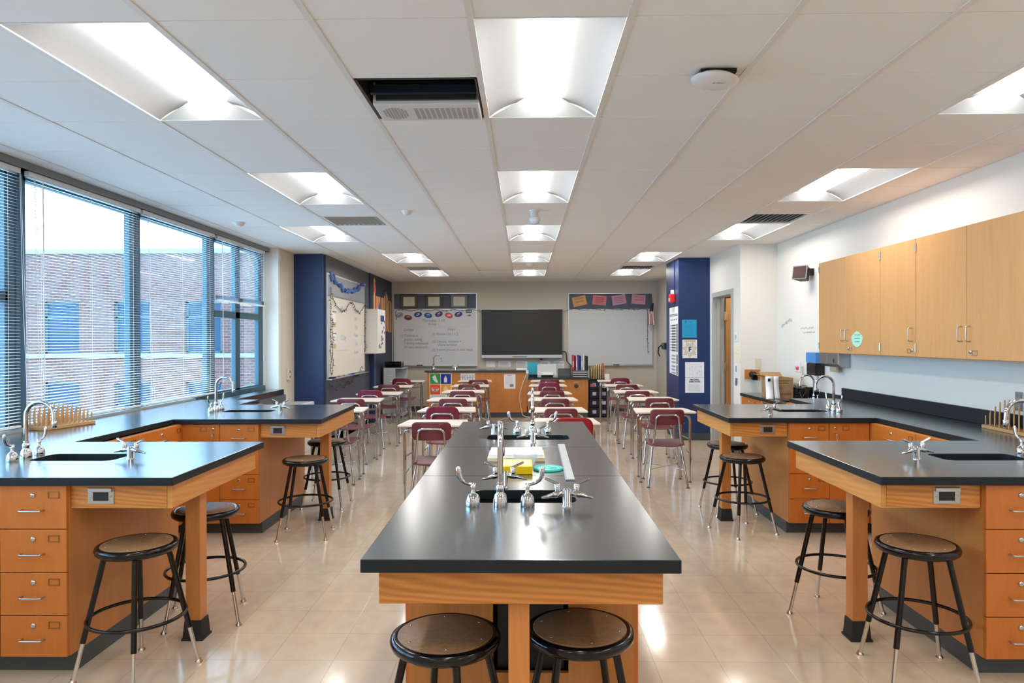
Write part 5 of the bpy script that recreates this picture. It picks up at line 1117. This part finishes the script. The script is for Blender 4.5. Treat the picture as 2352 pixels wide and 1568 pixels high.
# ------------------------------------------------------------------ left far corner
t = thing('conduit_outlet', 'cream conduit running down to an outlet box on the beige pilaster', 'outlet', (-3.26, 9.72, 1.0)); MB().box(-3.269, 9.70, 1.12, -3.258, 9.72, 2.74).build('conduit', mat('cream_plastic', (.70, .62, .48), .4), t); MB().box(-3.269, 9.66, .98, -3.24, 9.76, 1.13).build('box', MATS['cream_plastic'], t, bevel=.003)
for z in (1.02, 1.09): MB().box(-3.2405, 9.70, z-.015, -3.239, 9.73, z+.015).build('socket', INK, t)
t = thing('window_unit_ventilator', 'white low ventilator cabinet at the foot of the beige pilaster', 'ventilator', (-3.1, 9.7, 0)); MB().box(-3.265, 9.44, .0, -2.98, 9.97, .66).build('case', WHT, t, bevel=.006)
w = MB(); [w.box(-3.24, 9.48+.05*k, .661, -3.01, 9.50+.05*k, .664) for k in range(9)]; w.build('top_grille', LGREY, t)

# ------------------------------------------------------------------ things on the low far right counter
t = thing('cardboard_box', 'open cardboard box with printed marks on the low right counter', 'box', (2.99, 8.43, .831)); w = MB(); x0, x1, y0, y1, z0, z1 = 2.87, 3.125, 8.27, 8.60, .831, 1.07
w.box(x0, y0, z0, x1, y0+.006, z1); w.box(x0, y1-.006, z0, x1, y1, z1); w.box(x0, y0+.006, z0, x0+.006, y1-.006, z1); w.box(x1-.006, y0+.006, z0, x1, y1-.006, z1); w.box(x0+.006, y0+.006, z0, x1-.006, y1-.006, z0+.006); w.build('walls', BOX, t)
w = MB(); w.add([(x0, y1, z1), (x1, y1, z1), (x1, y1+.1, z1+.05), (x0, y1+.1, z1+.05)], [(0,1,2,3)]); w.add([(x0, y0, z1), (x0, y1, z1), (x0-.10, y1, z1+.03), (x0-.10, y0, z1+.03)], [(0,1,2,3)]); o = w.build('flap', BOX, t); md = o.modifiers.new('s', 'SOLIDIFY'); md.thickness = .005
w = MB(); w.lathe([(.018, 0), (.018, -.001), (.001, -.001)], (2.91, y0, 1.03), 14, 'Y'); w.box(2.94, y0-.001, .87, 3.11, y0, .872); w.box(2.94, y0-.001, .892, 3.11, y0, .894)
for k in range(9): w.box(2.945+.018*k, y0-.001, .876, 2.955+.018*k, y0, .888)
for k in range(5): w.box(2.91+.02*k, y0-.001, .93+.004*(k % 3), 2.916+.02*k, y0, .965+.006*(k % 2))
barlines(w, 2.95, 3.10, 1.0, 1.045, 3, y0-.0005, .35); w.build('print', mat('box_print', (.10, .055, .03), .8), t)
t = thing('paper_booklet', 'white booklet leaning on the cardboard box and curling forward', 'booklet', (2.84, 8.22, .831))
for k, (dx, wd) in enumerate(((0, .085), (.095, .06))):
    vs = []; n = 8
    for q in range(n+1):
        u = q/n; z = 1.09-.255*u**.9; xx = 2.80+dx-.0+(-.035 if k == 0 else -.008)*u**3; yy_ = 8.262-.13*u**2.2*(1 if k == 0 else .5); vs += [(xx, yy_, z), (xx+wd, yy_, z)]
    o = MB().add(vs, [(2*q, 2*q+1, 2*q+3, 2*q+2) for q in range(n)], True).build('page', PAPER, t); md = o.modifiers.new('s', 'SOLIDIFY'); md.thickness = .002
MB().box(2.825, 8.245, 1.03, 2.855, 8.248, 1.065).build('printed_knot', INK, t)
t = thing('wire_basket', 'dark wire basket against the backsplash in the far right corner', 'basket', (3.19, 8.4, .831)); w = MB()
for k in range(6):
    z = .835+.03*k; w.tube([(3.14, 8.16, z), (3.24, 8.16, z), (3.24, 8.62, z), (3.14, 8.62, z)], .0022, 5, True)
for k in range(12): yq = 8.16+.042*k; w.tube([(3.14, yq, .835), (3.14, yq, .99)], .0022, 5); w.tube([(3.24, yq, .835), (3.24, yq, .99)], .0022, 5)
w.build('wire', BLK, t)
t = thing('power_adapter', 'tangled black cable heap beside the wire basket', 'cable', (3.13, 7.98, .831)); random.seed(4)
MB().tube(fillet([(3.17+random.uniform(-.05, .05), 8.08+random.uniform(-.05, .05), .84+.012*k*(k % 2)) for k in range(12)], .03, 4), .006, 6).build('cable', BLK, t)
tag(recenter(MB().box(3.17, 8.02-.10, .831, 3.245, 8.12-.08, .985).build('speaker_box', BLK, bevel=.004)), 'small black box against the backsplash at the low counter', 'box')

# ------------------------------------------------------------------ peg racks
def peg_rack(label, cx, cy, sx, sy, rz, nx, ny, hf, z=ZT1+.001):
    t = thing('wooden_peg_rack', label, 'peg rack', (cx, cy, z)); Mr = TR(cx, cy, z, rz)
    MB(Mr).box(-sx/2, -sy/2, 0, sx/2, sy/2, .022).build('base_board', WL, t, bevel=.002); pm_ = {}
    for i in range(nx):
        for j in range(ny):
            h = hf(i/(nx-1), j/(ny-1)); x, y_ = (-sx/2+.018+(sx-.036)*i/(nx-1)), (-sy/2+.018+(sy-.036)*j/(ny-1))
            MB(Mr @ Matrix.Translation((x, y_, .0225))).lathe([(.0045, 0), (.0045, h-.003), (.003, h)], n=8).build('peg', WL, t)
    return t
peg_rack('wooden peg rack on the worktop under the windows', -3.305, 4.99, .17, .42, R(-13), 5, 11, lambda u, v: .045+.085*(1-u)*(1 if v < .55 else 1.55-v)+.02*(v > .2))
peg_rack('wooden peg rack against the backsplash, cut by the right edge', 3.175, 4.52, .13, .74, R(-3), 4, 15, lambda u, v: .06+.09*u+.03*math.sin(9*v)**2)

# ------------------------------------------------------------------ things on the centre table
t = thing('yellow_box', 'small yellow carton lying on the centre table', 'box', (-.037, 3.31, ZT1)); MB().box(-.11, 3.215, ZT1+.001, .036, 3.41, ZT1+.037).build('carton', mat('carton_yellow', (.78, .52, .0), .4), t, bevel=.002); MB().box(-.10, 3.23, ZT1+.0372, .026, 3.40, ZT1+.0378).build('top_panel', mat('panel_cream', (.82, .68, .30), .5), t)
tag(recenter(MB().box(-.187, 3.55, ZT1+.001, .102, 3.80, ZT1+.018).build('paper_stack', mat('cream_stack', (.74, .64, .44), .7))), 'lower cream paper stack behind the yellow carton', 'paper stack')
tag(recenter(MB().box(-.178, 3.565, ZT1+.0185, .094, 3.805, ZT1+.034).build('paper_stack', PAPER)), 'upper white paper stack behind the yellow carton', 'paper stack')
t = thing('clear_plastic_tub', 'clear round plastic tub between the carton and the papers', 'tub', (.004, 3.475, ZT1)); pl = bpy.data.materials.new('clear_plastic'); pl.use_nodes = True; nt = pl.node_tree; b = nt.nodes['Principled BSDF']; b.inputs['Base Color'].default_value = (.85, .88, .92, 1); b.inputs['Roughness'].default_value = .12; b.inputs['Alpha'].default_value = .32
MB().lathe([(.046, .001), (.060, .052), (.066, .054), (.066, .060), (.061, .060), (.044, .006), (.001, .005)], (.004, 3.478, ZT1), 32).build('cup', pl, t)
tag(recenter(MB().lathe([(.070, .001), (.070, .010), (.064, .012), (.060, .008), (.03, .008), (.028, .010), (.001, .010)], (.111, 3.34, ZT1), 40).build('jar_lid', mat('lid_teal', (.05, .55, .50), .3))), 'round teal lid lying beside the yellow carton', 'lid')
t = thing('measuring_ruler', 'long grey ruler lying along the right of the centre table', 'ruler', (.205, 3.6, ZT1)); Mr = TR(.205, 3.588, ZT1+.001, R(-.8)); MB(Mr).box(-.02, -.515, 0, .02, .515, .007).build('strip', mat('ruler_grey', (.46, .48, .50), .35), t, bevel=.001)
w = MB(Mr)
for k in range(100): w.box(-.02, -.51+.0102*k, .0071, -.02+(.009 if k % 10 == 0 else .005), -.5088+.0102*k, .0075)
w.build('graduations', GREY, t)
